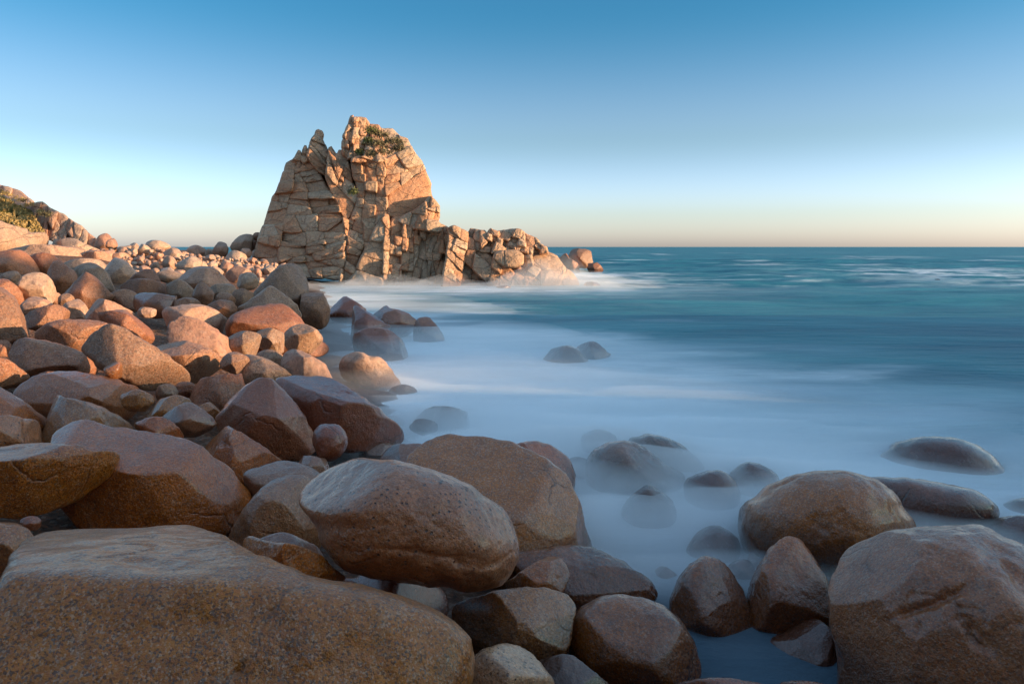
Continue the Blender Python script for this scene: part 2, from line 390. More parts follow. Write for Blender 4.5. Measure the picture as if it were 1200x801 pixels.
def sea_h(X, Y):
    amp = sstep(32, 80, Y) * (1 - sstep(500, 1500, Y)) * 0.9 + 0.1
    amp = amp * sstep(-6, 14, X - (3.3 - 0.3 * Y)) + 0.03
    w = 0.30 * np.sin(0.20 * Y + 0.03 * X + 2.2 * fbm2(X * 0.018, Y * 0.018, 2, 5)) + 0.35 * fbm2(X * 0.06, Y * 0.16, 3, 6) + 0.15 * fbm2(X * 0.25, Y * 0.6, 3, 7)
    amp = amp * (1 - 0.97 * np.exp(-((X + 5) / 26) ** 4 - ((Y - 70) / 18) ** 4)) * sstep(24, 44, Y + 0.6 * np.maximum(X - 16, 0))
    return w * amp * 1.25
def geo(a, b, n): return a * (b / a) ** np.linspace(0, 1, n)
xs_ = np.r_[-geo(40, 9000, 30)[::-1], np.arange(-39.2, 130, 0.8), geo(130.5, 9000, 40)]
ys_ = np.r_[-geo(6, 9000, 24)[::-1], np.arange(-5, 60, 0.5), np.arange(60, 220, 1.0), geo(221, 12000, 60)]
V, Fq = grid(xs_, ys_, sea_h)
sea = NT('sea_water')
tcv = sea.n('NewGeometry').outputs['Position']
am = sea.n('Attribute', attribute_name='milk').outputs['Fac']; af = sea.n('Attribute', attribute_name='foam').outputs['Fac']
mp = sea.n('Mapping'); mp.inputs['Scale'].default_value = (0.38, 0.95, 1); sea.l(tcv, mp.inputs['Vector'])
mp2 = sea.n('Mapping'); mp2.inputs['Scale'].default_value = (0.07, 0.22, 1); sea.l(tcv, mp2.inputs['Vector'])
na = sea.noise(mp.outputs[0], 1.0, 6, 0.62, 0.5); nb_ = sea.noise(mp2.outputs[0], 1.0, 5, 0.6, 0.4)
deep = sea.mix(sea.ramp(nb_, [(0.35, 0.0), (0.66, 1.0)]), (0.020, 0.118, 0.158), (0.042, 0.215, 0.240))
ash = sea.n('Attribute', attribute_name='near_dark').outputs['Fac']
deep = sea.mix(ash, deep, (0.018, 0.055, 0.085))     # nearer water darker: dark bottom, plus shade between rocks put into the colour
col = sea.mix(sea.math('MULTIPLY', am, sea.ramp(nb_, [(0.25, 0.72), (0.7, 1.0)])), deep, (0.80, 0.85, 0.88))
fm = sea.math('MULTIPLY', af, sea.ramp(na, [(0.30, 0.35), (0.62, 1.15)]))
fm = sea.n('Clamp').outputs[0] if False else sea.math('MINIMUM', fm, 1.0)
col = sea.mix(fm, col, (0.80, 0.82, 0.82))
sea.l(col, sea.b.inputs['Base Color'])
sea.l(sea.math('MULTIPLY_ADD', sea.math('MAXIMUM', am, fm), 0.40, 0.45), sea.b.inputs['Roughness'])
sea.b.inputs['IOR'].default_value = 1.333; sea.b.inputs['Specular IOR Level'].default_value = 0.16
sb = sea.bump(na, 0.55, 0.35); sb = sea.bump(nb_, 0.5, 0.8, sb); sea.l(sb, sea.b.inputs['Normal'])
so = tag(mesh_np('sea', V, Fq, sea.m), kind='structure')
mk, fo = sea_masks(V[:, 0].reshape(len(ys_), -1), V[:, 1].reshape(len(ys_), -1))
for nm, ar in (('milk', mk), ('foam', fo), ('near_dark', 1 - sstep(9, 17, V[:, 1]))):
    at_ = so.data.attributes.new(nm, 'FLOAT', 'POINT'); at_.data.foreach_set('value', ar.ravel().astype(np.float32))

def mist(name, xs, ys, top, dens, label, bottom=-0.6, colr=(0.96, 0.965, 0.97)):
    X, Y = np.meshgrid(xs, ys); nx, ny = len(xs), len(ys)
    T = top(X, Y); e = np.ones_like(T); e[0] = e[-1] = 0; e[:, 0] = e[:, -1] = 0
    T = np.where(e > 0, np.maximum(T, bottom + 0.05), bottom + 0.05)
    Vt, Ft = grid(xs, ys, lambda a, b: T); Vb = Vt.copy(); Vb[:, 2] = bottom; N = len(Vt)
    rim = [i for i in range(nx)] + [r_ * nx + nx - 1 for r_ in range(1, ny)] + [(ny - 1) * nx + i for i in range(nx - 2, -1, -1)] + [r_ * nx for r_ in range(ny - 2, 0, -1)]
    S = np.array([[rim[(k + 1) % len(rim)], rim[k], rim[k] + N, rim[(k + 1) % len(rim)] + N] for k in range(len(rim))])
    m = bpy.data.materials.new(name); m.use_nodes = True; t = m.node_tree; t.nodes.remove(t.nodes['Principled BSDF'])
    pv = t.nodes.new('ShaderNodeVolumePrincipled'); pv.inputs['Color'].default_value = (*colr, 1); pv.inputs['Density'].default_value = dens
    t.links.new(pv.outputs[0], t.nodes['Material Output'].inputs['Volume'])
    o = mesh_np(name, np.r_[Vt, Vb], np.r_[Ft, (Ft + N)[:, ::-1], S], m)
    return tag(o, label, 'mist', kind='stuff')
def shore_off(X, Y): return X - (3.3 - 0.3 * Y)
def top_low(X, Y):
    o = shore_off(X, Y); n = fbm2(X * 0.16, Y * 0.16, 4, 61); n2 = fbm2(X * 0.6, Y * 0.6, 3, 62); n3 = fbm2(X * 0.10, Y * 0.42, 5, 63)
    t = 0.31 + 0.07 * (1 - sstep(14, 22, Y)) + 0.22 * n + 0.07 * n2
    t = t * sstep(-2.8, 0.4, o + 0.05 * np.maximum(Y - 12, 0)) * sstep(6.8, 10, Y)
    n4 = fbm2(X * 0.22 + 0.1 * Y, Y * 0.9, 4, 64)
    fade = 1 - sstep(0, 20, o + 9 * n3 + 0.3 * np.maximum(Y - 16, 0))
    t = t * fade ** 2.6 * (1 - 0.93 * sstep(19, 33, Y)) * np.clip(0.85 + 1.6 * n3 + 1.3 * n4, 0.08, 2.2) * 1.2
    return t - 0.5 * (1 - sstep(0.0, 0.006, t))
def top_high(X, Y):
    o = shore_off(X, Y); n = fbm2(X * 0.11 + 9, Y * 0.11, 4, 71)
    t = (0.95 + 0.6 * n) * sstep(-7, -0.5, o) * (1 - sstep(0, 16, o + 7 * n)) ** 2 * sstep(8, 12, Y) * (1 - 0.6 * sstep(24, 40, Y))
    t = np.maximum(t, 0) + np.exp(-((X - 1) / 4) ** 2 - ((Y - 25) / 4) ** 2) * 0.9 * (0.75 + 0.6 * fbm2(X * 0.25, Y * 0.25, 4, 73))
    return t - 0.5 * (1 - sstep(0.0, 0.03, t))
def top_foot(X, Y):
    g = np.exp(-((X - 4.5) / 4.5) ** 2 - ((Y - 72) / 5) ** 2) * 2.6 + np.exp(-((X + 12) / 14) ** 2 - ((Y - 69) / 5) ** 2) * 1.2 + np.exp(-((X - 8) / 5) ** 2 - ((Y - 88) / 7) ** 2) * 1.6
    g = g * np.clip(0.75 + 1.1 * fbm2(X * 0.3, Y * 0.3, 4, 74), 0.1, 2)
    return g - 0.5 * (1 - sstep(0.0, 0.03, g))
mist('sea_mist', np.arange(-22, 26, 0.4), np.arange(5.5, 86, 0.4), top_low, 1.2, 'dense low white mist lying on the water among the shore boulders')
mist('sea_spray', np.arange(-32, 26, 0.5), np.arange(6, 60, 0.5), top_high, 0.11, 'thin veil of drifting spray over the inlet by the boulders')
mist('sea_spray', np.arange(-40, 30, 0.5), np.arange(50, 112, 0.5), top_foot, 0.075, 'faint sunlit spray hanging at the foot of the stack')

# ------------------------------------------------------------------ headland outside the frame that shades the near shore
def headland():
    xs = np.arange(-64, 96, 1.0); ys = np.arange(-70, 42, 1.0)
    def h(X, Y):
        n = fbm2(X * 0.12, Y * 0.12, 5, 91); n2 = fbm2(X * 0.5, Y * 0.5, 4, 92)
        e = sstep(44, 52, X) * (1 - sstep(84, 95, X)) * (1 - sstep(26.0, 33.0, Y + 6 * n)) * (1 - 0.92 * np.exp(-((Y + 7 * n2 - 9.0) / 4.2) ** 2))
        back = 1 - sstep(-20, -7, Y + 3 * n)
        e = np.maximum(e, back) * sstep(-70, -60, Y) * sstep(-64, -56, X) * (1 - sstep(84, 95, X))
        return -2 + e * (13.8 + 3.6 * n + 1.6 * n2) * (1 + 0.7 * back * (1 - sstep(26, 44, X)) + 0.17 * sstep(38, 50, X) * sstep(4, 14, Y))
    V, Fq = grid(xs, ys, h)
    tag(mesh_np('headland', V, Fq, M['stack']), 'granite headland curving round behind the shore, shading the near boulders', 'headland')
headland()

# ------------------------------------------------------------------ the near boulders, one by one
B = boulder
G_BANK = 'brown boulders of the shaded bank'
L_BANK = 'rounded brown boulder wedged among its like in the shaded bank'
B([(-70,800),(-40,735),(0,684),(20,650),(46,606),(67,594),(116,594),(168,602),(225,615),(262,628),(298,648),(351,668),(400,676),(472,688),(512,704),(540,724),(552,746),(553,770),(546,805),(520,860),(400,900),(150,910),(-40,880)],
  d=4.9, D=190, q=3.6, p=14, lvl=7, mat='rust', amp=0.8, chips=0, planes=[[(70,606,60),(270,718,150),(420,680,-30)], [(270,718,150),(540,745,140),(400,676,-40)], [(270,720,152),(500,745,146),(300,860,165)], [(100,625,75),(270,718,150),(40,800,120)]],
  label='huge flat-topped boulder with coarse rusty front face, under the pitted egg-shaped boulder')
B([(352,584),(356,568),(376,552),(404,540),(436,536),(472,541),(512,552),(548,566),(576,584),(597,604),(605,624),(607,644),(603,664),(588,684),(568,694),(548,696),(516,690),(484,684),(456,680),(424,676),(400,665),(384,648),(372,628),(360,608)],
  d=6.5, D=95, q=2.3, p=10, lvl=7, mat='pit', amp=0.75, planes=[[(372,600,40),(440,545,20),(420,600,96)], [(560,575,30),(600,640,30),(560,640,84)]], groove=[(490,642,556,654,6,7),(540,664,588,646,3,3),(440,634,500,642,3,3)],
  chips=0, label='large egg-shaped boulder pocked with dark pits, resting behind the flat-topped one')
B([(262,627),(300,630),(345,638),(378,650),(400,668),(410,690),(360,695),(310,672),(275,648)], d=5.9, D=60, q=2.6, lvl=6, mat='near', label='low dark wedge of rock under the pitted egg-shaped boulder', facets=3)
B([(474,545),(480,530),(492,517),(512,508),(532,505),(564,511),(596,517),(629,531),(653,547),(669,564),(681,592),(689,620),(697,645),(700,690),(640,715),(540,700),(485,640)], d=9.2, D=105, q=2.8, p=12, lvl=6, mat='near',
  planes=[[(520,530,70),(640,570,80),(560,508,10)], [(655,560,60),(690,640,50),(665,640,95)]], label='tall humped brown boulder standing in mist behind the pitted egg-shaped one')
B(ell(622,562,52,48), d=11.2, lvl=5, mat='near', label='rounded shoulder of a boulder just showing behind the tall humped one')
B(ell(478,548,34,30), d=10.2, lvl=5, mat='wet', label='dark boulder between the humped one and the pitted egg-shaped one', facets=3)
B([(268,632),(283,600),(303,575),(320,562),(341,556),(364,561),(382,600),(375,640),(330,665),(285,660)], d=8.2, D=60, lvl=6, mat='grey', label='greenish grey rounded boulder tucked against the pitted egg-shaped one', facets=3)
B([(285,556),(308,545),(337,540),(372,551),(380,575),(345,590),(300,592)], d=9.3, D=50, lvl=5, mat='wet', planes=[[(300,570,30),(360,572,30),(330,543,-10)]], label='low wet boulder with a pale slick top behind the greenish grey one')
B([(55,520),(66,497),(91,487),(121,492),(154,500),(187,507),(217,514),(233,522),(255,536),(275,552),(291,571),(296,582),(285,602),(266,630),(210,655),(120,640),(62,580)], d=8.7, D=90, q=3.0, p=13, lvl=6, mat='near',
  planes=[[(80,520,75),(225,535,85),(150,600,95)], [(230,525,70),(290,580,40),(262,620,70)], [(70,510,70),(230,530,80),(150,500,20)]], label='large brown boulder with a ridged right shoulder behind the flat-topped one')
B([(-60,560),(-40,530),(0,523),(16,521),(55,519),(91,521),(118,524),(137,528),(142,537),(137,551),(120,570),(91,588),(60,600),(28,608),(0,606),(-40,600)], d=7.6, D=70, q=3.0, p=13, lvl=6, mat='rust',
  planes=[[(0,545,60),(110,537,55),(40,521,-20)], [(0,547,62),(110,539,56),(60,590,50)]], label='flat slab-like boulder with grey top and rusty underside in the bank')
B([(-60,480),(-20,452),(0,451),(16,461),(38,477),(55,491),(63,503),(58,520),(20,530),(-40,520)], d=10.4, lvl=6, mat='near', q=2.8, label='brown sloping boulder above the one with a pale cracked lip', facets=2)
B([(-50,500),(0,487),(27,489),(50,495),(59,507),(55,520),(27,527),(0,530),(-50,535)], d=9.4, lvl=5, mat='pit', label='small pale boulder with rough pitted lip beside the long dark crack')
B([(14,457),(33,442),(55,436),(77,434),(110,438),(137,444),(165,453),(181,462),(191,472),(178,487),(154,496),(110,500),(50,490),(20,475)], d=12.6, D=55, q=2.6, lvl=6, mat='grey', planes=[[(30,455,40),(150,470,45),(100,437,-10)]], label='long smooth grey boulder lying along the shaded bank')
B([(32,470),(55,462),(82,466),(110,473),(132,482),(148,492),(156,505),(120,530),(60,525),(35,500)], d=10.6, D=45, lvl=6, mat='near', label='brown rounded boulder in front of the long smooth grey one')
B([(10,420),(14,404),(22,396),(38,395),(63,401),(91,409),(113,418),(123,428),(121,440),(80,450),(30,446)], d=14.8, D=42, q=3, p=12, lvl=5, mat='grey', planes=[[(25,415,35),(110,428,35),(60,400,0)], [(16,405,25),(40,440,42),(12,435,20)]], label='blocky grey brown boulder with blunt left end behind the long grey one')
B([(95,410),(104,396),(118,383),(132,379),(146,383),(165,396),(187,409),(209,423),(222,434),(228,445),(222,455),(192,460),(165,456),(140,446),(112,430)], d=14.0, D=42, q=2.8, p=12, lvl=6, mat='near', planes=[[(120,400,40),(215,445,38),(150,385,5)], [(118,402,42),(205,446,42),(160,450,42)]], groove=[(118,395,150,405,3,5)], label='wedge-shaped brown boulder sloping to the right with a notch near its top')
B(ell(134,434,12,11), d=13.0, lvl=4, mat='near', chips=5, label='small round stone lodged beside the wedge-shaped boulder')
B([(40,394),(49,382),(66,375),(91,374),(115,375),(128,381),(125,405),(95,415),(55,408)], d=17.0, D=36, lvl=5, mat='grey', label=L_BANK, group=G_BANK)
B([(108,373),(124,364),(146,365),(162,370),(176,379),(181,396),(170,408),(140,400),(118,388)], d=18.2, D=32, lvl=5, mat='grey', label=L_BANK, group=G_BANK, facets=3)
B([(172,380),(187,368),(209,368),(233,374),(253,385),(269,396),(283,407),(295,417),(288,425),(269,432),(240,434),(200,420),(178,402)], d=17.2, D=38, q=2.8, p=12, lvl=6, mat='far', planes=[[(190,385,30),(205,370,10),(200,420,32)], [(210,380,30),(285,418,25),(220,420,40)]], label='long boulder with a sunlit orange right flank above the reddish one')
B([(176,400),(203,396),(228,402),(247,409),(261,420),(267,430),(262,442),(233,450),(200,442),(180,420)], d=15.6, D=32, q=2.8, lvl=5, mat='rust', groove=[(228,404,230,436,2,4)], facets=3, label='dark reddish boulder split by a short crack under the sunlit orange flank')
B([(186,364),(212,357),(237,357),(257,365),(270,380),(272,394),(240,400),(200,388)], d=21.5, D=34, lvl=5, mat='far', label='smooth tan boulder with sunlit crown behind the long orange-flanked one')
B([(217,463),(233,445),(253,440),(275,438),(299,441),(305,470),(260,492),(228,482)], d=13.4, D=38, lvl=5, mat='grey', facets=3, label='flat-shouldered grey boulder left of the pointed one with a pale vein')
B([(252,494),(264,475),(286,453),(305,443),(320,445),(335,459),(349,476),(360,492),(368,511),(369,528),(350,540),(310,538),(270,520)], d=11.6, D=48, q=2.5, p=11, lvl=6, mat='wet', planes=[[(258,490,20),(300,446,5),(285,470,38)], [(305,450,20),(365,515,25),(320,520,55)]], label='pointed wet boulder with a pale slick streak down its left edge')
B([(322,448),(343,439),(371,440),(395,446),(412,457),(434,470),(450,481),(464,492),(473,504),(473,520),(445,528),(405,530),(360,520),(335,480)], d=12.6, D=60, q=3.0, p=14, lvl=6, mat='wet', planes=[[(340,462,45),(410,478,55),(385,442,-30)], [(340,466,46),(405,480,55),(380,515,52)], [(412,480,54),(465,500,10),(430,520,45)]], label='broad angular boulder with a rippled wet top by the inlet')
B(ell(386,518,20,22), d=10.6, lvl=5, mat='wet', chips=5, smooth=True, label='small round wet boulder in front of the broad angular one')
B([(222,512),(233,503),(250,499),(270,500),(291,511),(320,530),(338,550),(310,570),(270,566),(238,535)], d=10.2, D=45, lvl=6, mat='near', groove=[(245,503,300,545,4,7)], label='reddish boulder creased lengthwise below the pointed wet one')
B([(189,490),(203,478),(222,471),(236,478),(252,491),(252,500),(236,510),(218,513),(200,504)], d=10.8, D=28, q=3, p=16, lvl=5, mat='shine', planes=[[(192,489,12),(222,472,8),(215,490,26)], [(222,473,8),(250,492,12),(220,505,28)]], label='small glossy wet boulder shaped like a low pyramid')
B([(168,490),(178,473),(192,466),(209,463),(224,470),(222,490),(190,502)], d=11.5, lvl=5, mat='near', label='brown boulder tucked behind the glossy low pyramid')
B([(157,499),(170,490),(187,488),(203,495),(217,512),(200,525),(168,518)], d=9.9, lvl=5, mat='near', label='small pinkish boulder in front of the glossy low pyramid')
B([(273,428),(285,416),(307,418),(335,432),(348,442),(330,455),(290,452)], d=15.4, lvl=5, mat='near', label='flat brown boulder behind the pointed wet one')
B(ell(316,421,20,11), d=16.4, lvl=4, mat='near', label=L_BANK, group=G_BANK)
B([(326,416),(338,407),(354,411),(373,421),(390,432),(399,444),(398,450),(371,450),(335,440)], d=16.0, D=24, lvl=5, mat='far', label='smooth oval boulder with a sunlit right end at the edge of the inlet', facets=2)
B([(397,428),(406,415),(423,412),(434,417),(445,418),(456,429),(467,443),(473,453),(456,462),(434,458),(404,446)], d=20.4, D=24, q=2.8, p=12, lvl=5, mat='far', planes=[[(436,419,15),(470,450,8),(440,455,22)]], label='isolated sunlit orange boulder at the edge of the misty inlet')
B(ell(473,460,18,10), d=20.0, lvl=4, mat='wet', label='small low rock awash beside the isolated sunlit orange boulder')
B([(266,376),(285,362),(305,358),(330,356),(349,369),(362,385),(376,397),(390,408),(370,420),(320,418),(272,402)], d=22.0, D=50, q=2.8, p=12, lvl=5, mat='grey', planes=[[(290,375,35),(330,357,0),(350,395,40)], [(332,360,10),(388,408,0),(345,405,40)]], label='broad ridged boulder in front of the tall split one, mist at its foot')
B([(294,350),(310,328),(324,314),(343,306),(354,311),(360,325),(362,345),(360,368),(340,380),(305,372)], d=30.0, D=30, q=2.8, p=12, lvl=5, mat='near', planes=[[(315,335,20),(345,308,8),(335,360,32)]], label='tall leaning slab of the split boulder beside the water below the stack')
B([(354,338),(362,328),(369,328),(377,340),(384,354),(388,366),(386,382),(370,386),(353,378)], d=29.2, D=20, lvl=5, mat='near', facets=2, label='narrow right-hand piece of the tall split boulder, standing in mist')
B([(276,362),(299,347),(316,335),(332,344),(349,358),(356,374),(330,382),(285,378)], d=26.0, D=32, q=3, p=14, lvl=5, mat='grey', planes=[[(280,360,10),(316,336,5),(310,372,30)], [(317,336,5),(355,372,5),(320,374,28)]], label='grey angular boulder with a sharp crest leaning on the tall split one')
B([(384,366),(396,353),(404,347),(415,352),(430,364),(428,380),(398,382)], d=38.0, lvl=4, mat='wet', facets=4, label='low grey rock with a blunt peak alone in the misty inlet')
G_CL = 'jagged rocks clustered in the inlet'
B([(408,388),(409,362),(414,356),(428,363),(445,374),(460,384),(458,404),(420,405)], d=30.0, D=24, lvl=5, mat='wet', facets=4, fp=14, label='jagged upright rock at the left of the cluster in the inlet', group=G_CL)
B([(426,366),(440,350),(456,360),(472,364),(483,370),(493,379),(495,395),(470,404),(438,392)], d=32.0, D=26, lvl=5, mat='wet', facets=4, fp=14, label='long sharp-peaked rock at the back of the cluster in the inlet', group=G_CL)
B([(486,377),(502,371),(513,382),(521,397),(515,410),(488,410)], d=31.0, lvl=4, mat='wet', facets=3, label='rounded rock at the seaward end of the cluster in the inlet', group=G_CL)
B([(413,400),(423,386),(445,384),(459,388),(472,399),(487,416),(480,432),(425,432)], d=26.0, D=28, lvl=5, mat='wet', facets=4, fp=14, label='low sloping rock in front of the cluster in the inlet', group=G_CL)
B([(628,424),(640,412),(655,406),(672,405),(686,416),(690,430),(650,434)], d=25.5, D=18, lvl=4, mat='wet', label='dark rock breaking the surface out in the bay, left of its twin', facets=2)
B([(664,416),(680,404),(696,400),(709,409),(724,421),(715,432),(675,430)], d=26.4, D=18, lvl=4, mat='wet', label='flatter dark rock awash out in the bay, right of its twin', facets=2)
B([(480,496),(497,478),(516,475),(544,481),(575,500),(560,512),(500,512)], d=15.9, D=30, lvl=5, mat='wet', label='broad rock ghosting through mist off the broad angular boulder')
B(ell(497,500,17,10), d=15.0, lvl=4, mat='wet', label='small rock nearly lost in mist off the broad angular boulder')
B([(736,518),(750,510),(764,508),(792,517),(812,531),(826,545),(820,562),(760,560)], d=13.6, D=35, lvl=5, mat='wet', smooth=True, label='low dark boulder behind the smooth one with a foam-streaked back')
B([(686,545),(700,524),(728,516),(752,522),(776,540),(802,556),(790,580),(740,590),(695,580)], d=12.4, D=45, lvl=6, mat='wet', planes=[[(750,525,10),(800,556,0),(760,560,45)]], smooth=True, label='smooth dark boulder with foam-streaked sloping back in the misty inlet')
B([(801,568),(820,554),(844,551),(860,562),(868,582),(855,604),(815,606)], d=11.6, lvl=5, mat='wet', smooth=True, label='small smooth boulder in the mist beside the big domed one')
B([(853,562),(862,548),(876,541),(896,546),(913,560),(916,588),(870,598)], d=12.2, lvl=5, mat='wet', smooth=True, label='small peaked boulder in the mist just behind the big domed one')
B(ell(760,602,31,33), d=10.9, lvl=5, mat='wet', smooth=True, label='knob of rock half veiled by mist in the middle of the inlet')
B(ell(838,647,32,30), d=9.7, lvl=5, mat='wet', smooth=True, label='drowned boulder veiled by mist behind the two conical ones')
B(ell(775,695,26,30), d=8.9, lvl=5, mat='wet', label='drowned pale boulder left of the rounded conical one')
B(ell(868,672,18,17), d=8.9, lvl=4, mat='wet', label='small drowned rock between the two conical boulders')
B(ell(890,662,16,20), d=9.2, lvl=4, mat='wet', label='small drowned rock behind the sharper conical boulder')
B(ell(702,520,23,18), d=14.5, lvl=4, mat='wet', smooth=True, label='faint rounded rock in mist behind the foam-streaked one')
B(ell(676,550,20,15), d=12.8, lvl=4, mat='wet', label='faint low rock in mist left of the foam-streaked one')
B([(866,602),(884,580),(912,562),(948,553),(980,551),(1012,556),(1040,570),(1060,594),(1073,620),(1066,660),(960,680),(880,655)], d=9.6, D=85, q=2.4, lvl=6, mat='near', chips=5, smooth=True, label='big domed brown boulder rising from the mist behind the blocky wet one')
B([(1018,562),(1052,558),(1093,564),(1133,570),(1157,580),(1168,594),(1166,612),(1100,632),(1030,620)], d=10.8, D=50, q=2.8, lvl=5, chips=3, mat='wet', smooth=True, label='long low dark boulder in mist behind the big domed one')
B([(1022,545),(1044,521),(1077,512),(1117,513),(1149,523),(1177,547),(1194,572),(1150,595),(1050,590)], d=14.0, D=60, lvl=5, chips=4, mat='wet', smooth=True, label='wide boulder almost dissolved in mist behind the long low dark one')
B([(1140,618),(1173,606),(1210,605),(1250,625),(1250,665),(1160,660)], d=9.9, lvl=5, mat='wet', label='dark low rock just behind the blocky wet boulder')
B(ell(1205,606,42,24), d=11.4, lvl=5, mat='wet', smooth=True, label='dim rock in mist beside the long low dark boulder')
B([(972,696),(978,668),(992,644),(1020,627),(1060,620),(1109,616),(1149,616),(1177,628),(1204,642),(1245,690),(1260,780),(1200,860),(1000,860),(980,770)], d=6.6, D=115, q=3.0, p=8, lvl=7, mat='grey', amp=1.1, chips=3,
  planes=[[(1000,660,60),(1160,690,110),(1100,620,0)], [(1130,800,150),(1195,680,110),(1240,800,60)], [(1000,670,75),(1150,700,125),(1110,800,140)]], groove=[(1060,745,1130,700,4,6),(1120,720,1150,760,7,7),(1150,670,1175,700,8,8)],
  label='large blocky wet boulder with chipped corner beside the conical pair')
B([(876,694),(892,656),(908,636),(924,628),(940,634),(956,656),(974,690),(980,732),(930,752),(878,742)], d=8.0, D=55, q=2.4, lvl=6, mat='near', planes=[[(925,632,10),(975,700,20),(940,730,55)]], chips=5, label='sharper of two conical boulders, against the blocky wet one')
B([(880,742),(900,724),(960,726),(986,765),(990,830),(900,830),(884,790)], d=7.3, D=45, lvl=6, mat='wet', facets=3, label='dark wet base rock under the sharper conical boulder')
B([(784,712),(796,676),(812,658),(828,651),(848,659),(864,680),(877,706),(882,738),(845,765),(795,755)], d=8.0, D=52, q=2.4, lvl=6, mat='near', planes=[[(835,655,15),(878,720,20),(845,740,52)]], chips=5, label='rounder of two conical boulders, beside the big smooth oval one')
B([(665,738),(676,716),(696,702),(720,696),(752,700),(780,711),(804,735),(816,760),(822,787),(805,815),(745,825),(690,805),(668,770)], d=6.9, D=70, q=2.4, lvl=6, mat='near', planes=[[(680,730,55),(800,745,55),(735,698,0)]], chips=5, label='big smooth oval boulder with a dark wet foot below the stepped slab')
B([(596,652),(640,641),(672,638),(704,645),(736,660),(760,676),(769,694),(765,708),(720,728),(640,722)], d=8.2, D=65, q=2.7, p=12, lvl=6, mat='near', planes=[[(620,660,40),(750,690,45),(690,640,-20)]], groove=[(680,676,760,690,4,8)], label='stepped slab of brown rock between the pitted egg and the inlet')
B([(582,694),(612,668),(648,650),(666,667),(663,688),(645,705),(600,712)], d=7.5, D=40, lvl=6, mat='near', facets=4, fp=14, label='angular chunk leaning on the stepped slab')
B([(530,712),(564,696),(612,688),(653,690),(672,703),(676,715),(670,742),(660,772),(620,785),(550,772)], d=6.7, D=60, q=2.8, lvl=6, mat='near', groove=[(560,735,640,712,2,3)], label='squat brown boulder wedged beside the flat-topped giant')
B([(546,806),(556,769),(576,757),(596,754),(620,763),(637,781),(650,804),(640,850),(560,850)], d=5.5, D=48, lvl=6, mat='pit', chips=5, label='pale round boulder peppered with pits below the squat brown one')
B([(622,778),(640,769),(670,767),(693,784),(715,804),(700,845),(640,845)], d=6.1, D=42, lvl=5, mat='wet', label='dark low boulder between the pale pitted and the big smooth oval ones')
B(ell(845,818,74,25), d=5.9, lvl=5, mat='near', label='flat reddish rock at the very foot of the conical boulders')
B(ell(938,815,44,19), d=5.8, lvl=5, mat='near', label='small reddish rock at the foot of the blocky wet boulder')
B(ell(36,613,13,9), d=6.6, lvl=4, mat='wet', label='small dark stone on the shoulder of the flat-topped giant')
B(ell(0,645,42,34), d=6.4, lvl=5, mat='grey', label='pale grey boulder behind the left end of the flat-topped giant')
B(ell(450,706,85,34), d=6.9, lvl=5, mat='wet', label='dark filler boulder in the shaded gap beneath the pitted egg-shaped one')  # added dark stone, standing in for the shade of the gap
B(ell(330,662,60,36), d=7.0, lvl=5, mat='wet', label='dark filler stone in the shaded gap between the greenish grey and the flat-topped boulders')  # likewise added, its dark granite keeps this gap looking shaded
B(ell(440,530,44,13), d=12.5, lvl=5, mat='wet', label='low slick rock awash between the broad angular and the pitted boulders')
B(ell(362,546,32,12), d=10.0, lvl=5, mat='wet', label='slick pale rock awash behind the pitted egg-shaped boulder')

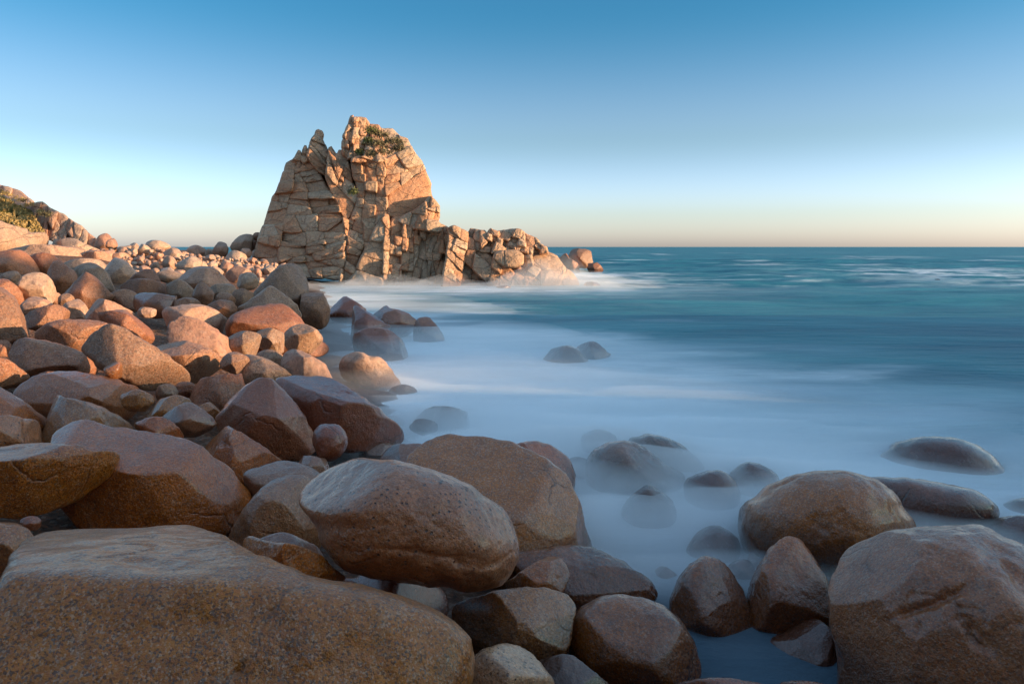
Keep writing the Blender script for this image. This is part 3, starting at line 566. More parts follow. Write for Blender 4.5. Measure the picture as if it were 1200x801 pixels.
# ------------------------------------------------------------------ the upper bank, up to the foot of the hill
L_UP = 'mid-sized tan boulder in the upper bank below the hillside'; G_UP = 'tan boulders of the upper bank'
UP = [
 ([(-30,302),(0,296),(15,294),(28,297),(44,317),(32,326),(-5,328),(-30,325)], 36, 'broad flat-topped tan boulder below the bedrock ledges', 'far', 3),
 ([(23,338),(26,327),(34,322),(46,321),(57,326),(64,340),(63,350),(54,357),(38,358),(26,352)], 24, 'round sunlit orange boulder with a dark cleft in the upper bank', 'far', 1),
 ([(55,326),(62,309),(70,307),(80,314),(89,322),(87,340),(72,345),(58,340)], 30, 'angular gable-shaped boulder in the upper bank', 'far', 4),
 ([(69,346),(85,326),(97,320),(110,325),(125,340),(141,354),(125,362),(98,362),(78,356)], 26, 'tent-shaped smooth boulder sloping to the right in the upper bank', 'far', 3),
 ([(86,320),(100,310),(115,312),(130,325),(143,338),(138,346),(112,342),(92,333)], 33, None, 'far', 3),
 ([(119,320),(130,306),(142,303),(152,312),(161,323),(148,332),(126,331)], 40, 'bright sunlit blocky boulder standing above its neighbours', 'far', 3),
 ([(143,336),(155,328),(175,328),(195,335),(199,343),(180,351),(153,348)], 33, None, 'far', 3),
 ([(152,329),(165,318),(178,317),(191,328),(188,338),(162,337)], 38, None, 'far', 3),
 ([(209,328),(220,315),(232,311),(248,314),(262,325),(268,334),(245,343),(217,339)], 38, 'wide domed tan boulder in front of the field of small sunlit stones', 'far', 2),
 ([(196,337),(206,329),(215,330),(227,341),(226,351),(204,353)], 33, None, 'grey', 3),
 ([(226,343),(235,332),(243,335),(251,346),(249,355),(233,357)], 31, 'small pale boulder with a sharp split crest', 'grey', 4),
 ([(158,353),(166,344),(200,347),(217,353),(208,366),(182,372),(164,366)], 26, 'flat pale wet boulder with a sheen on its top', 'shine', 2),
 ([(130,347),(145,340),(160,345),(173,360),(166,370),(143,365)], 27, None, 'grey', 3),
 ([(100,360),(108,352),(125,352),(140,358),(157,368),(142,378),(108,378)], 21, 'bright orange rough boulder catching the sun over the shaded bank', 'far', 2),
 ([(74,360),(85,353),(95,353),(106,369),(101,377),(80,375)], 22, None, 'far', 2),
 ([(23,362),(35,350),(48,350),(64,359),(58,374),(30,376)], 22, 'low boulder with a sunlit orange cap in the bank', 'far', 2),
 ([(26,374),(45,362),(65,358),(79,365),(83,378),(60,388),(34,384)], 19.5, None, 'grey', 2),
 ([(-60,360),(-20,341),(0,340),(15,350),(25,368),(34,387),(29,398),(0,405),(-50,405)], 17.5, 'big brown boulder at the top of the shaded bank', 'near', 2),
 ([(-25,342),(0,328),(15,333),(25,346),(23,360),(-10,360)], 23, None, 'far', 2),
 (ell(65,350,7,7), 25, None, 'far', 0), (ell(78,353,10,8), 23.5, None, 'far', 0), (ell(13,327,12,9), 29, None, 'far', 1),
 (ell(262,343,17,10), 33, None, 'far', 3), (ell(284,350,13,11), 29, 'smooth dark grey rounded boulder left of the tall split one', 'grey', 1), (ell(264,352,11,9), 28, None, 'far', 3),
 (ell(220,357,15,8), 26, None, 'grey', 2), (ell(260,362,17,10), 25, None, 'grey', 3),
 ([(33,304),(50,297),(65,302),(76,313),(64,326),(44,322)], 38, None, 'far', 3), (ell(98,313,26,10), 42, None, 'far', 3), (ell(198,324,16,7), 42, None, 'far', 2),
 (ell(287,404,24,14), 17.6, None, 'near', 2), (ell(0,412,16,13), 17, None, 'near', 1),
 ([(-40,432),(0,421),(18,429),(32,441),(20,452),(-30,455)], 13.4, None, 'near', 2),
 (ell(194,460,13,10), 13.2, None, 'near', 2), (ell(217,457,13,9), 13.8, None, 'near', 2), (ell(245,482,13,10), 12.2, None, 'near', 2), (ell(172,366,11,6), 23, None, 'far', 2),
 (ell(300,384,16,10), 24, None, 'near', 2), (ell(290,330,13,10), 40, None, 'far', 3), (ell(246,327,12,8), 44, None, 'far', 3), (ell(280,322,14,9), 46, None, 'far', 3),
 (ell(275,425,16,12), 15.2, None, 'near', 2), (ell(160,470,18,12), 12.0, None, 'near', 2), (ell(60,448,20,12), 13.6, None, 'near', 2), (ell(140,372,16,9), 20.5, None, 'near', 2),
 (ell(316,400,22,14), 19, None, 'near', 2), (ell(355,398,22,16), 20.5, None, 'near', 2),
]
UPL = iter([
 'tan boulder leaning behind the tent-shaped one',
 'low wide tan boulder just below the bright blocky one',
 'domed tan boulder behind the low wide one, under the stony beach',
 'grey boulder between the low wide tan one and the split-crested one',
 'grey boulder behind the flat pale wet one',
 'small tan boulder beside the bright orange rough one',
 'dull grey boulder in front of the sunlit orange cap',
 'tan boulder tucked behind the big brown one that tops the bank',
 'very small round stone right of the cleft orange boulder',
 'small round stone at the foot of the tent-shaped boulder',
 'small rounded tan stone above the cleft orange boulder',
 'angular tan stone right of the split-crested boulder',
 'small angular stone in front of the smooth dark grey rounded one',
 'low grey stone between the flat pale wet boulder and the smooth tan one',
 'angular grey stone beside the grey crested boulder',
 'faceted tan boulder right of the broad flat-topped one',
 'long low tan boulder at the foot of the bedrock ledges',
 'low flat stone between the domed tan boulders',
 'brown boulder peeping out right of the long orange-flanked one',
 'small brown boulder above the blocky grey brown one',
 'brown sloping boulder beneath the blocky grey brown one',
 'small brown stone between the wedge-shaped boulder and the long grey one',
 'small brown stone below the reddish cracked boulder',
 'small brown stone left of the pointed wet boulder',
 'small sunlit tan stone between two larger orange boulders',
 'brown stone left of the broad ridged boulder',
 'tan stone at the beach edge behind the tall split boulder',
 'small tan stone behind the wide domed one',
 'tan stone between the wide domed and the tall split boulders',
 'brown stone under the right end of the long orange-flanked boulder',
 'brown stone at the right end of the long smooth grey boulder',
 'brown stone between the long grey and the blocky grey brown boulders',
 'brown stone under the bright orange rough boulder',
 'brown stone in front of the broad ridged boulder',
 'dark stone at the misty foot of the broad ridged boulder'])
for pts, d, lab, mt, fc in UP:   # packed shoulder to shoulder
    lab = lab or next(UPL, None)
    ct_ = np.mean(pts, 0); pts = [tuple(ct_ + (np.array(p_) - ct_) * 1.1) for p_ in pts]
    B(pts, d=d, lvl=5 if d < 26 else 4, mat='near' if mt == 'far' and d < 40 and not (lab and ('sunlit' in lab or 'orange' in lab)) else mt, chips=14, facets=fc, q=3.1, fp=12, label=lab or L_UP, group=None if lab else G_UP)  # stones out of the sun take a darker granite, shade put into colour

# small sunlit stones beyond, to the foot of the stack
rng = np.random.RandomState(5)
B(ell(181,290,20,9), d=74, mat='far', facets=4, label='large rounded outcrop with knuckled top on the skyline left of the stack', name='rock_outcrop', cat='rock')
B([(111,288),(114,278),(120,274),(127,274),(133,282),(137,294),(125,298),(114,296)], d=78, mat='far', facets=4, label='small tower of rounded rock at the foot of the hillside cliff', name='rock_outcrop', cat='rock')
B(ell(131,287,7,8), d=76, lvl=3, mat='far', facets=2, label='rounded boulder leaning on the small tower of rock', cat='boulder')
B(ell(294,310,7,8), d=66, mat='far', facets=5, fp=16, label='orange sunlit cube-shaped boulder at the edge of the stony beach')
for q_, (X, Y, rx, ry, d) in enumerate([(146,294,9,7,76),(158,291,7,6,80),(166,296,8,6,74),(203,296,9,5,74),(214,300,8,5,72),(152,300,10,6,70),(118,299,9,6,70),(140,303,11,7,64)]):
    B(ell(X, Y, rx, ry, -10, 0.22, 9), d=d, mat='far', facets=7, fp=20, q=3.2, name='rock', cat='rock', label='broken tan rock on the skyline ridge between hillside and stack', group='broken rocks along the skyline ridge')
SP = []
for k in range(2600):
    X = rng.uniform(100, 335); 
    top = np.interp(X, [100, 140, 200, 240, 300, 335], [294, 293, 293, 300, 305, 312])
    bot = np.interp(X, [100, 160, 210, 260, 300, 335], [318, 322, 322, 318, 330, 326])
    Y = rng.uniform(top, bot); t = (Y - top) / max(bot - top, 1)
    r0 = (3.6 + 4.6 * t) * rng.choice([0.55, 0.9, 1.4, 2.1], p=[.28, .32, .27, .13])
    if any(abs(X - a) < 0.66 * (r0 + c) and abs(Y - b) < 0.40 * (r0 + c) for a, b, c in SP): continue
    SP.append((X, Y, r0))
SP = SP[:200]
for X, Y, r0 in sorted(SP, key=lambda s_: s_[1]):
    d = float(np.interp(Y, [288, 300, 315, 330], [76, 66, 54, 45]))
    B(ell(X, Y, r0 * rng.uniform(0.9, 1.35), r0 * rng.uniform(0.65, 0.95), rng.uniform(-25, 25), 0.2, 8), d=d, lvl=4 if r0 > 4 else 3, mat='far', facets=8, fp=22, q=3.4, chips=12,
      label='small sunlit stone strewn on the beach between hillside and stack', group='small sunlit stones on the beach')

# dark rocks in the stack's own shade
for pts, d, lab in [
 ([(217,295),(222,289),(230,287),(238,290),(242,294),(241,303),(227,305),(218,301)], 84, 'flat-topped dark rock at the far end of the shaded heap beside the stack'),
 (ell(246,298,6,7), 84, 'small dark rock in the dip of the shaded heap beside the stack'),
 ([(248,296),(255,284),(260,280),(265,285),(269,296),(266,305),(253,305)], 83, 'pointed dark rock in the shaded heap beside the stack'),
 ([(270,287),(278,278),(284,275),(290,274),(297,276),(300,285),(294,294),(278,297),(271,293)], 84, 'biggest rounded dark rock crowning the shaded heap beside the stack'),
 ([(264,303),(266,298),(273,293),(282,295),(289,300),(289,311),(268,312)], 78, 'low domed dark rock at the front of the shaded heap beside the stack'),
 (ell(288,297,8,6), 80, 'small blocky dark rock under the crown of the shaded heap'),
 (ell(301,277,5,5), 85, 'little round dark rock against the left foot of the stack'),
 (ell(252,306,9,5), 76, 'low dark rock at the beach edge of the shaded heap'),
 (ell(240,305,8,5), 77, 'low dark wedge at the landward end of the shaded heap'),
 (ell(296,288,9,8), 86, 'round dark rock behind the upright one at the left foot of the stack'),
 (ell(303,300,8,12), 82, 'upright dark rock jammed against the left foot of the stack')]:
    B(pts, d=d, mat='far', facets=4, label=lab, name='rock', cat='rock')

# skerries off the stack
isl = [([(652,318),(653,304),(660,298),(665,297),(668,302),(680,310),(690,316),(675,326)], 118), ([(666,306),(670,293),(680,291),(692,294),(695,304),(694,313),(680,314)], 121), ([(688,316),(690,308),(697,306),(704,311),(707,317),(700,321),(690,321)], 117)]
e = empty('skerry', at(680, 318, 119))
tag(e, 'low brown rock islet off the seaward end of the stack', 'islet')
for pts, d in isl: B(pts, d=d, mat='rust', facets=9, fp=22, q=3.6, amp=2.2, lvl=5, chips=14, name='rock_knob', parent=e, label=None)
B(ell(693,335,14,5), d=76, mat='wet', label='flat rock awash between the stack and the islet', name='rock', cat='rock')
B(ell(1099,330,11,3.5), d=86, mat='wet', label='small dark rock awash among the breakers far out in the bay', name='rock', cat='rock')
B(ell(590,338,10,4), d=71, mat='wet', label='small rock awash at the foot of the stack', name='rock', cat='rock')

# ------------------------------------------------------------------ jointed granite: a face is split along its joints into separate blocks
def clip_half(P, n, c):
    out = []
    for i in range(len(P)):
        a, b = P[i], P[(i + 1) % len(P)]; da, db = a @ n - c, b @ n - c
        if da <= 0: out.append(a)
        if (da < 0) != (db < 0) and abs(da - db) > 1e-9: out.append(a + (b - a) * (da / (da - db)))
    return np.array(out) if len(out) > 2 else None
def area(P): x, y = P[:, 0], P[:, 1]; return 0.5 * abs(np.sum(x * np.roll(y, -1) - np.roll(x, -1) * y))
def split(P, a1, a2, s1, s2, rng, depth=0):
    """joint sets a1, a2: directions (deg, image down positive) of the cracks; s1, s2: block size across each"""
    n1 = np.array([-math.sin(R(a1)), math.cos(R(a1))]); n2 = np.array([-math.sin(R(a2)), math.cos(R(a2))])
    e1, e2 = np.ptp(P @ n1), np.ptp(P @ n2); k1, k2 = e1 / s1, e2 / s2
    k = max(k1, k2) * rng.uniform(0.75, 1.3)
    if k < 1.45 or depth > 9 or (k < 2.6 and rng.rand() < 0.16) or area(P) < s1 * s2 * 0.45: return [P]
    n, ex = (n1, e1) if k1 >= k2 else (n2, e2)
    ang = rng.normal(0, 0.17); n = np.array([n[0] * math.cos(ang) - n[1] * math.sin(ang), n[0] * math.sin(ang) + n[1] * math.cos(ang)])
    pr = P @ n; c = pr.min() + np.ptp(pr) * rng.uniform(0.27, 0.73)
    A, Bq = clip_half(P, n, c), clip_half(P, -n, -c)
    out = []
    for q_ in (A, Bq):
        if q_ is not None and area(q_) > 3: out += split(q_, a1, a2, s1, s2, rng, depth + 1)
    return out
def warp(Q, amp=1.0, seed=0):
    p3 = np.c_[Q * 0.055, np.full(len(Q), 0.5)]
    p4 = np.c_[Q * 0.25, np.full(len(Q), 0.5)]
    return Q + amp * np.c_[1.6 * vnoise(p3, 201) + 0.45 * vnoise(p4, 203), 1.6 * vnoise(p3, 202) + 0.45 * vnoise(p4, 204)]
def block(parent, P, wf, d0, mat, rng, thick=60, rough=1.0, step=1.5, rnd=1.0, name='granite_block'):
    P = P[np.r_[True, np.linalg.norm(np.diff(P, axis=0), axis=1) > 0.3]]
    if len(P) < 3: return
    if np.sum(P[:, 0] * np.roll(P[:, 1], -1) - np.roll(P[:, 0], -1) * P[:, 1]) < 0: P = P[::-1]
    # resample the border evenly
    E = np.roll(P, -1, 0) - P; L = np.linalg.norm(E, axis=1); cum = np.r_[0, np.cumsum(L)]; N = 28
    t = np.arange(N) / N * cum[-1]; k = np.clip(np.searchsorted(cum, t, 'right') - 1, 0, len(P) - 1)
    Q = P[k] + E[k] * ((t - cum[k]) / L[k])[:, None]
    Qb = Q - Q.mean(0); Qb = warp(Q) + 1.3 * Qb / np.maximum(np.linalg.norm(Qb, axis=1), 0.5)[:, None]
    Q = 0.6 * Q + 0.2 * (np.roll(Q, 1, 0) + np.roll(Q, -1, 0))
    Q = warp(Q); c = Q.mean(0); inr = max(math.sqrt(area(Q)) * 0.45, 1.0)
    off = 1.35 * rng.normal(0, step) * (1 if rng.rand() < 0.6 else 2.0); rnd = rnd * rng.uniform(0.35, 1.15); bk_ = rng.uniform(0.35, 1.0); tx, ty = rng.normal(0, 0.15, 2); bulge = inr * 0.22 * rnd
    rings = []
    for ins, dw in ((0, thick), (0, 4.5), (0.0, 2.2 * bk_), (0.25, 0.9 * bk_), (0.8 * rnd + 0.15, 0.2 * bk_), (1.8 * rnd, 0.0)):
        f = max(1 - ins / inr, 0.55); rings.append((f, dw))
    fl = rings[-1][0]
    for f in (0.82, 0.6, 0.36, 0.15):
        if f < fl - 0.03: rings.append((f, -bulge * (1 - f / fl)))
    V = []
    for f, dw in rings:
        S = (Qb if dw > 4 else c + (Q - c) * f)
        base = wf(S[:, 0], S[:, 1]) if dw < thick else wf(S[:, 0], S[:, 1]) + 0
        w = base + off + (S[:, 0] - c[0]) * tx + (S[:, 1] - c[1]) * ty + dw
        V.append(np.c_[S, w])
    n_r = len(V); V = np.concatenate(V + [np.c_[c[None], wf(c[:1], c[1:]) + off - bulge], ])
    p3 = V * 0.16; nz = fbm(p3, 3, 301); nz2 = fbm(V * 0.6, 2, 302)
    fr = np.arange(len(V)) >= N * 2
    V[:, 2] += np.where(fr, rough * (1.3 * nz + 0.6 * nz2), 0)
    back = np.array([[c[0], c[1], wf(c[:1], c[1:])[0] + off + thick]]); V = np.r_[V, back]
    Fc = []
    for r_ in range(n_r - 1):
        for j in range(N):
            a, b = r_ * N + j, r_ * N + (j + 1) % N
            Fc.append((a, a + N, b + N, b))
    ce, bk = len(V) - 2, len(V) - 1
    for j in range(N):
        a, b = (n_r - 1) * N + j, (n_r - 1) * N + (j + 1) % N
        Fc.append((a, ce, b)); Fc.append((j, (j + 1) % N, bk))
    d = d0 * (1 + V[:, 2] / F)
    Wd = np.c_[(V[:, 0] - PX) / F * d, d, CH - (V[:, 1] - HY) / F * d]
    ctr = Wd[N * 2:].mean(0)
    o = mesh_np(name, Wd - ctr, Fc, M[mat], parent)
    o.location = ctr - np.array(parent.location)
    return o
def face(parent, P, w0, wx, wy, ref, a1, a2, s1, s2, d0, mat='stack', seed=0, step=1.5, rnd=1.0, rough=1.0, thick=60):
    """w0 at ref, wx / wy: how fast the face recedes per px to the right / downwards"""
    rng = np.random.RandomState(seed); P = np.array(P, float); n = 0
    wf = lambda x, y: w0 + wx * (x - ref[0]) + wy * (y - ref[1])
    for c in split(P, a1, a2, s1, s2, rng):
        if block(parent, c, wf, d0, mat, rng, thick, rough, step, rnd): n += 1
    return n

DS = 76.0
stack = empty('sea_stack', at(460, 335, DS))
tag(stack, 'tall jagged sea stack of jointed orange granite rising at the water edge', 'sea stack')
T = 0
f_ = lambda *a, **k: face(stack, *a, d0=DS, **k)
T += f_([(297,316),(298,301),(301,290),(305,275),(311,262),(315,246),(321,230),(324,223),(330,207),(336,192),(345,186),(349,182),(346,200),(341,225),(336,250),(330,275),(327,300),(327,318)], 33, -0.75, -0.45, (327,300), 2, 78, 11, 16, seed=1)
T += f_([(327,322),(327,300),(330,275),(336,250),(341,225),(346,200),(351,184),(356,184),(362,182),(372,200),(379,214),(388,225),(396,240),(402,258),(405,275),(403,300),(401,328)], 0, -0.30, -0.42, (401,320), -5, 80, 12, 24, seed=2, step=1.3, rnd=1.5)
T += f_([(346,190),(344,187),(347,183),(349.5,177),(351.5,177),(354,183),(353,194)], 62, -0.2, -0.45, (350,190), 10, 85, 7, 9, seed=3)
T += f_([(353,186),(355,178),(357,172),(359,172),(361,180),(362,188),(356,192)], 62, 0.1, -0.4, (358,185), 10, 85, 8, 9, seed=4)
T += f_([(360,184),(362,174),(365,164),(370,157.5),(377.5,163),(385,177),(384,190),(380,206),(372,200),(364,190)], 57, 0.55, -0.35, (372,198), 36, 105, 5.5, 30, seed=5, step=1.0, rnd=0.6)
T += f_([(369.5,158),(370.5,153),(373,151.5),(377,153),(378.5,158),(378,164),(372,161)], 74, 0.3, -0.3, (374,160), 30, 100, 9, 20, seed=6)
T += f_([(384,190),(385,177),(386,173),(389,172),(391.5,177),(396,180),(397.5,176),(400,176),(402,179),(408,186),(412,200),(413,215),(419,224),(415,240),(409,258),(403,258),(396,240),(388,225),(380,208)], 33, 0.30, -0.35, (400,240), 50, 100, 10, 12, seed=7, step=2.2)
T += f_([(402,256),(408,259),(408,285),(404,312),(403,330),(398,330),(402,300),(405,276)], 9, 1.0, -0.3, (402,300), 25, 92, 9, 14, seed=8)
T += f_([(402,180),(400.5,172),(402.6,159),(407,150),(410.5,142),(411,136.5),(414,136),(415,151),(412,168),(408,186)], 52, 0.2, -0.3, (406,180), 10, 97, 12, 7, seed=9, step=1.6)
T += f_([(408,186),(412,168),(415,151),(414.5,138),(422,138),(430,139.5),(432.5,145),(434,152),(430,165),(426,182),(414,186)], 49, 0.5, -0.3, (414,185), 3, 94, 9, 7, seed=10, step=2.0)
T += f_([(426,184),(430,165),(434,150),(433,146),(443,147),(449,151),(461,152),(464,156),(470,161),(476.5,163.5),(480.5,171),(466,180),(455,187),(440,190),(412,190),(413,186)], 42, 0.3, -0.9, (445,188), 20, 80, 11, 14, seed=11, step=1.6, rough=1.6)
T += f_([(412,189),(428,189),(428,215),(426,240),(424,257),(411,257),(416,240),(420,222),(414,205)], 32, -0.15, -0.22, (425,250), 5, 93, 12, 12, seed=12, step=0.9)
T += f_([(428,189),(440,189),(441,215),(441,240),(440,254),(424,257),(426,240),(428,215)], 30, -0.1, -0.22, (432,250), 4, 92, 11, 14, seed=13, step=0.9)
T += f_([(440,189),(450,187),(451,210),(452,230),(454,253),(440,255),(441,240),(441,215)], 28, -0.1, -0.22, (446,250), 4, 92, 13, 14, seed=14, step=0.9)
T += f_([(450,187),(466,179),(481,171),(486,180),(493,188),(497,196),(500,205),(505,215),(504,225),(508,234),(501,237),(490,245),(470,255),(454,253),(452,230),(451,210)], 27, 0.42, -0.30, (452,250), -22, 62, 17, 20, seed=15, step=1.0)
T += f_([(466,258),(478,250),(490,243),(498,236),(500,250),(499,270),(482,268)], 12, -0.25, -0.35, (495,265), 15, 100, 14, 15, seed=16, step=0.8)
T += f_([(498,236),(503,231),(507,231),(515,241),(514,251),(512,260),(518,264),(514,272),(499,270),(500,250)], 10, 0.55, -0.35, (500,265), 10, 95, 11, 9, seed=17)
T += f_([(403,262),(409,257),(416,253),(424,254),(427,263),(426,285),(416,320),(412,330),(400,332),(404,312),(408,285)], 2, 0.1, -0.40, (412,320), 22, 100, 9, 12, seed=18, step=1.6)
T += f_([(423,256),(440,253),(452,250),(448,258),(440,269),(427,295),(425,285),(427,263)], 24, 0.1, -0.3, (435,265), 15, 105, 12, 12, seed=31, step=1.5)
T += f_([(404,334),(416,319),(427,293),(440,267),(448,256),(452,262),(450,285),(449,310),(449,336)], -10, -0.10, -0.42, (445,330), 12, 112, 21, 26, seed=19, step=0.8, rnd=0.8)
T += f_([(448,256),(452,250),(457,252),(459,264),(458,285),(455,310),(454,336),(449,336),(449,310),(450,285),(452,262)], -11, 0.75, -0.38, (450,330), 15, 95, 16, 14, seed=20)
T += f_([(459,260),(461,254),(471,254),(472,262),(470,290),(468,335),(454,336),(455,310),(458,285)], -6, 0.2, -0.4, (462,330), 8, 97, 12, 10, seed=21)
T += f_([(472,262),(473,255),(479,256),(481,264),(486,268),(486,300),(482,336),(468,335),(470,290)], -3, 0.25, -0.4, (476,330), 8, 97, 13, 8, seed=22)
T += f_([(486,268),(500,267),(514,268),(518,263),(524,267),(528,272),(525,290),(521,310),(517,337),(482,336),(486,300)], 9, 0.10, -0.34, (500,330), 10, 96, 17, 8.5, seed=23, step=1.5)
T += f_([(524,268),(529,265),(532,264.5),(540,269),(547,273),(547,290),(543,310),(538,340),(516,342),(520,312),(526,288)], -27, 0.55, -0.42, (520,335), 33, 100, 9, 13, seed=24, step=1.2, rnd=0.8)
T += f_([(547,276),(551,268.5),(560,269),(568,270),(572,276),(570,286),(562,295),(548,291)], 16, 0.2, -0.5, (555,290), 20, 100, 12, 11, seed=25)
T += f_([(570,286),(572,272),(575,268.5),(583,272),(590,271),(597,269.5),(608,269),(617,275),(621,277),(628,280),(632,286),(639,290),(641,297),(622,298),(606,294),(590,294),(580,297),(562,296)], 14, 0.1, -0.5, (600,294), 25, 100, 8, 8.5, seed=26, step=2.2)
T += f_([(548,291),(562,295),(570,296),(578,303),(576,318),(570,339),(538,339),(543,310)], -4, -0.1, -0.4, (560,335), 35, 95, 16, 15, seed=27)
T += f_([(578,303),(580,297),(590,294),(606,294),(612,299),(612,308),(604,314),(590,313)], -10, 0.35, -0.4, (595,310), 40, 85, 40, 17, seed=28)
T += f_([(576,318),(578,303),(590,313),(604,314),(612,308),(612,299),(622,298),(624,310),(634,316),(634,330),(631,341),(570,340)], -10, 0.2, -0.4, (600,335), 42, 115, 13, 15, seed=29, step=1.8)
T += f_([(622,298),(641,296),(653,300.5),(660,312),(670,320),(677,330),(679,340),(632,341),(634,330),(634,316),(624,310)], 0, 0.35, -0.5, (640,335), 75, 100, 20, 17, seed=30, step=0.8)
T += f_([(335,235),(352,190),(368,168),(384,186),(396,184),(408,184),(432,150),(470,168),(490,200),(500,240),(500,325),(330,325)], 96, 0.0, -0.25, (400,200), 20, 100, 30, 34, seed=32)
T += f_([(536,288),(556,284),(574,283),(604,284),(624,292),(640,300),(652,318),(660,338),(536,338)], 34, 0.1, -0.3, (590,320), 25, 100, 26, 30, seed=33)
print('stack blocks', T)

# ------------------------------------------------------------------ hillside at the landward end
DH = 82.0
hill = empty('hillside', at(40, 285, DH))
tag(hill, 'grassy hillside with a row of weathered granite ribs falling to the beach', 'hillside')
fh = lambda *a, **k: face(hill, *a, d0=DH, thick=90, **k)
fh([(-60,200),(-25,208),(0,217),(10,219.5),(25,225),(40,236),(40,250),(20,240),(0,231),(-60,225)], 46, 0.2, -1.2, (0,230), 20, 100, 10, 13, mat='slab', seed=41, step=1.5)
fh([(-60,222),(0,229),(20,238),(38,248),(44,262),(50,276),(30,274),(10,266),(0,260),(-60,252)], 6, 0.35, -1.4, (20,260), 10, 95, 40, 60, mat='turf', seed=42, step=0.5)
fh([(38,238),(44,236.5),(50,237),(60,245),(75,252),(85,260),(95,265),(105,275),(116,284),(114,294),(95,293),(80,287),(62,282),(50,277),(42,262)], 4, 0.05, -0.55, (70,280), 55, 104, 16, 9, mat='slab', seed=43, step=2.2)
T2 = 0

# pale bedrock ledges
LD = [([(50,288),(66,281),(84,279),(102,286),(122,294),(120,304),(84,304),(56,300)], 72, 'small shadowed bedrock hump under the foot of the hillside ribs'),
      ([(-60,262),(-10,256),(10,262),(30,268),(60,274),(84,281),(92,290),(60,299),(20,303),(-60,305)], 66, 'long pale sunlit bedrock ledge sloping down below the hillside grass'),
      ([(2,300),(12,291),(40,286),(75,287),(96,290),(103,301),(98,312),(60,316),(20,314)], 58, 'lower pale bedrock ledge with a bright cracked lip'),
      ([(92,306),(100,296),(112,293),(126,296),(132,306),(120,314),(100,314)], 60, 'short pale bedrock hump at the end of the lower ledge')]
for pts, d, lab in LD:
    B(pts, d=d, D=60, q=2.6, lvl=5, mat='slab', facets=2, label=lab, name='rock_ledge', cat='ledge')

# ------------------------------------------------------------------ plants
def leaf_mat(name, c1, c2):
    g = NT(name); oi = g.n('TexCoord').outputs['Object']
    col = g.mix(g.ramp(g.noise(oi, 1.7, 3), [(0.35, 0.0), (0.65, 1.0)]), c1, c2); g.l(col, g.b.inputs['Base Color'])
    g.b.inputs['Roughness'].default_value = 0.7; return g.m
MG = leaf_mat('leaf_green', (0.07, 0.085, 0.02), (0.16, 0.15, 0.035)); MD = leaf_mat('leaf_dry', (0.10, 0.075, 0.035), (0.15, 0.12, 0.05))
MGR = leaf_mat('grass_golden', (0.31, 0.205, 0.06), (0.46, 0.31, 0.12))
def leaves(n, rx, ry, rz, size, rng, up=0.3):
    V, Fc = [], []
    cl = rng.normal(size=(max(5, n // 25), 3)); cl /= np.linalg.norm(cl, axis=1)[:, None]; cl *= rng.uniform(0.45, 1.0, (len(cl), 1))
    for k in range(n):
        c = cl[rng.randint(len(cl))] + rng.normal(0, 0.2, 3)
        p0 = np.array([c[0] * rx, c[1] * ry, abs(c[2]) * rz])
        a = rng.normal(size=3); a[2] += up; a /= np.linalg.norm(a); b = np.cross(a, rng.normal(size=3)); b /= np.linalg.norm(b)
        s = size * rng.uniform(0.6, 1.4); i = len(V)
        V += [p0 - b * s * 0.35, p0 + a * s * 0.5 - b * s * 0.05, p0 + b * s * 0.35, p0 + a * s * 1.1]; Fc.append((i, i + 1, i + 3)); Fc.append((i + 1, i + 2, i + 3))
    return np.array(V), Fc
rp = np.random.RandomState(77)
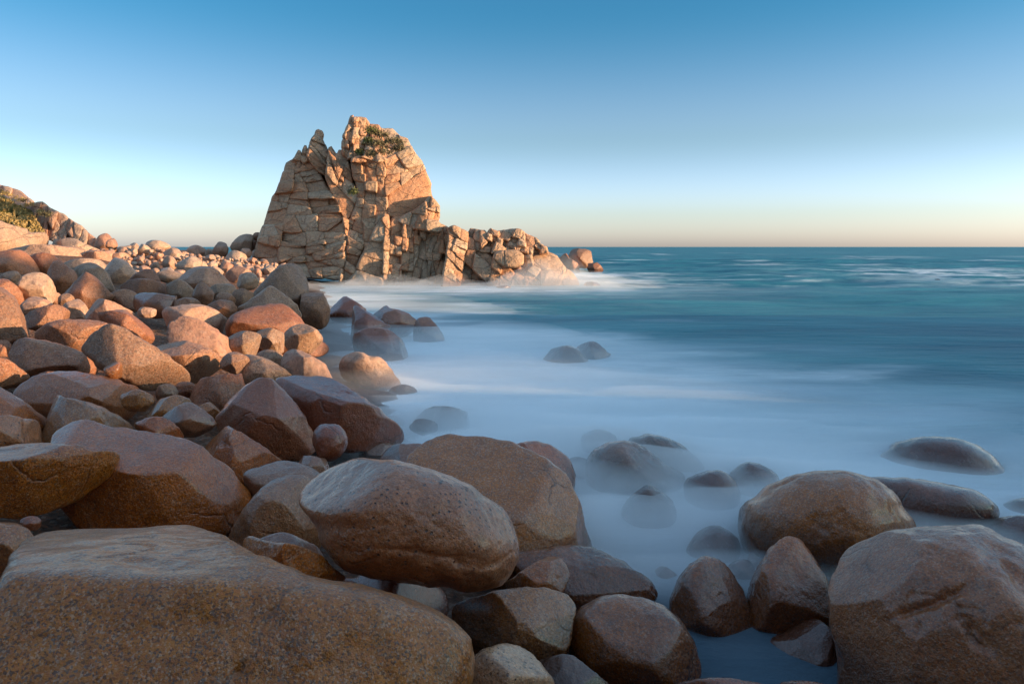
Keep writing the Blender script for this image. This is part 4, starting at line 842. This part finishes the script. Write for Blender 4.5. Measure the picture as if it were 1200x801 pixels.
for X, Y, wv, sz, mt, lab in [(437,152,24,0.85,MG,'bright green shrub on the summit of the stack beside its top column'), (447,156,26,0.9,MD,'brownish shrub on the summit slope of the stack'),
        (433,164,18,0.8,MG,'bright green shrub in the cleft right of the top column'), (441,167,14,1.1,MD,'wide dry shrub in the middle of the summit slope'), (453,165,18,1.1,MD,'dark bushy shrub on the right of the summit slope'),
        (450,176,8,0.9,MD,'low dry shrub at the lower lip of the summit slope'), (463,164,24,0.8,MD,'sparse dry shrub near the right shoulder of the summit'), (423,176,14,0.5,MG,'small green tuft under the top column'),
        (413,222,4,0.6,MG,'small yellow green tuft in the gully of the stack'), (436,179,10,0.7,MD,'small dark shrub at the left lip of the summit slope'), (466,172,14,0.7,MD,'low brown shrub by the shoulder block of the summit')]:
    d = DS * (1 + (wv - 14) / F); p = at(X, Y, d); e = empty('coastal_shrub', p + np.array([0, 0, -0.35])); tag(e, lab, 'shrub', 'shrubs on the stack')
    V, Fc = leaves(260, sz, sz, sz * 0.8, 0.26, rp); mesh_np('foliage', V, Fc, mt, e, False)
    V, Fc = leaves(6, 0.1, 0.1, 0.1, 0.5, rp, 3.0); mesh_np('stem', V, Fc, MD, e, False)
# grass on the hill: one mass
V, Fc = [], []
for k in range(5200):
    X = rp.uniform(-55, 50); lo = np.interp(X, [-55, 0, 20, 38, 50], [224, 231, 240, 250, 274]); hi = np.interp(X, [-55, 0, 10, 30, 50], [250, 258, 264, 272, 277])
    if hi <= lo: continue
    Y = rp.uniform(lo, hi)
    if vnoise(np.array([[X * 0.15, Y * 0.22, 0.3]]), 9)[0] < -0.25: continue
    w = 6 + 0.35 * (X - 20) - 1.4 * (Y - 260) - 3.0
    p = at(X, Y, DH * (1 + w / F)); a = np.array([rp.normal(0.12, 0.3), rp.normal(0, 0.3), 1.0]); a /= np.linalg.norm(a); b = np.array([rp.normal(), rp.normal(), 0]); b /= np.linalg.norm(b)
    s = rp.uniform(0.2, 0.5); i = len(V)
    V += [p - b * 0.16, p + b * 0.16, p + a * s * 0.6 + b * 0.12, p + a * s]; Fc += [(i, i + 1, i + 2), (i, i + 2, i + 3)]
tag(mesh_np('grass', np.array(V), Fc, MGR, None, False), 'golden green grass covering the hillside slope', 'grass', kind='stuff')
for k in range(9):
    X = rp.uniform(-5, 80); Y = np.interp(X, [0, 25, 40, 60, 85, 105], [222, 230, 241, 250, 264, 278]) + rp.uniform(-1, 5)
    p = at(X, Y, DH * (1 + (2 if X > 45 else 14) / F)); e = empty('coastal_shrub', p + np.array([0, 0, -0.3])); tag(e, 'low dry shrub clinging to the crest of the hillside', 'shrub', 'shrubs on the hillside crest')
    V, Fc = leaves(140, 0.7, 0.7, 0.35, 0.2, rp); mesh_np('foliage', V, Fc, MGR if k % 2 else MD, e, False)
print('tris', sum(len(o.data.polygons) for o in bpy.data.objects if o.type == 'MESH'))
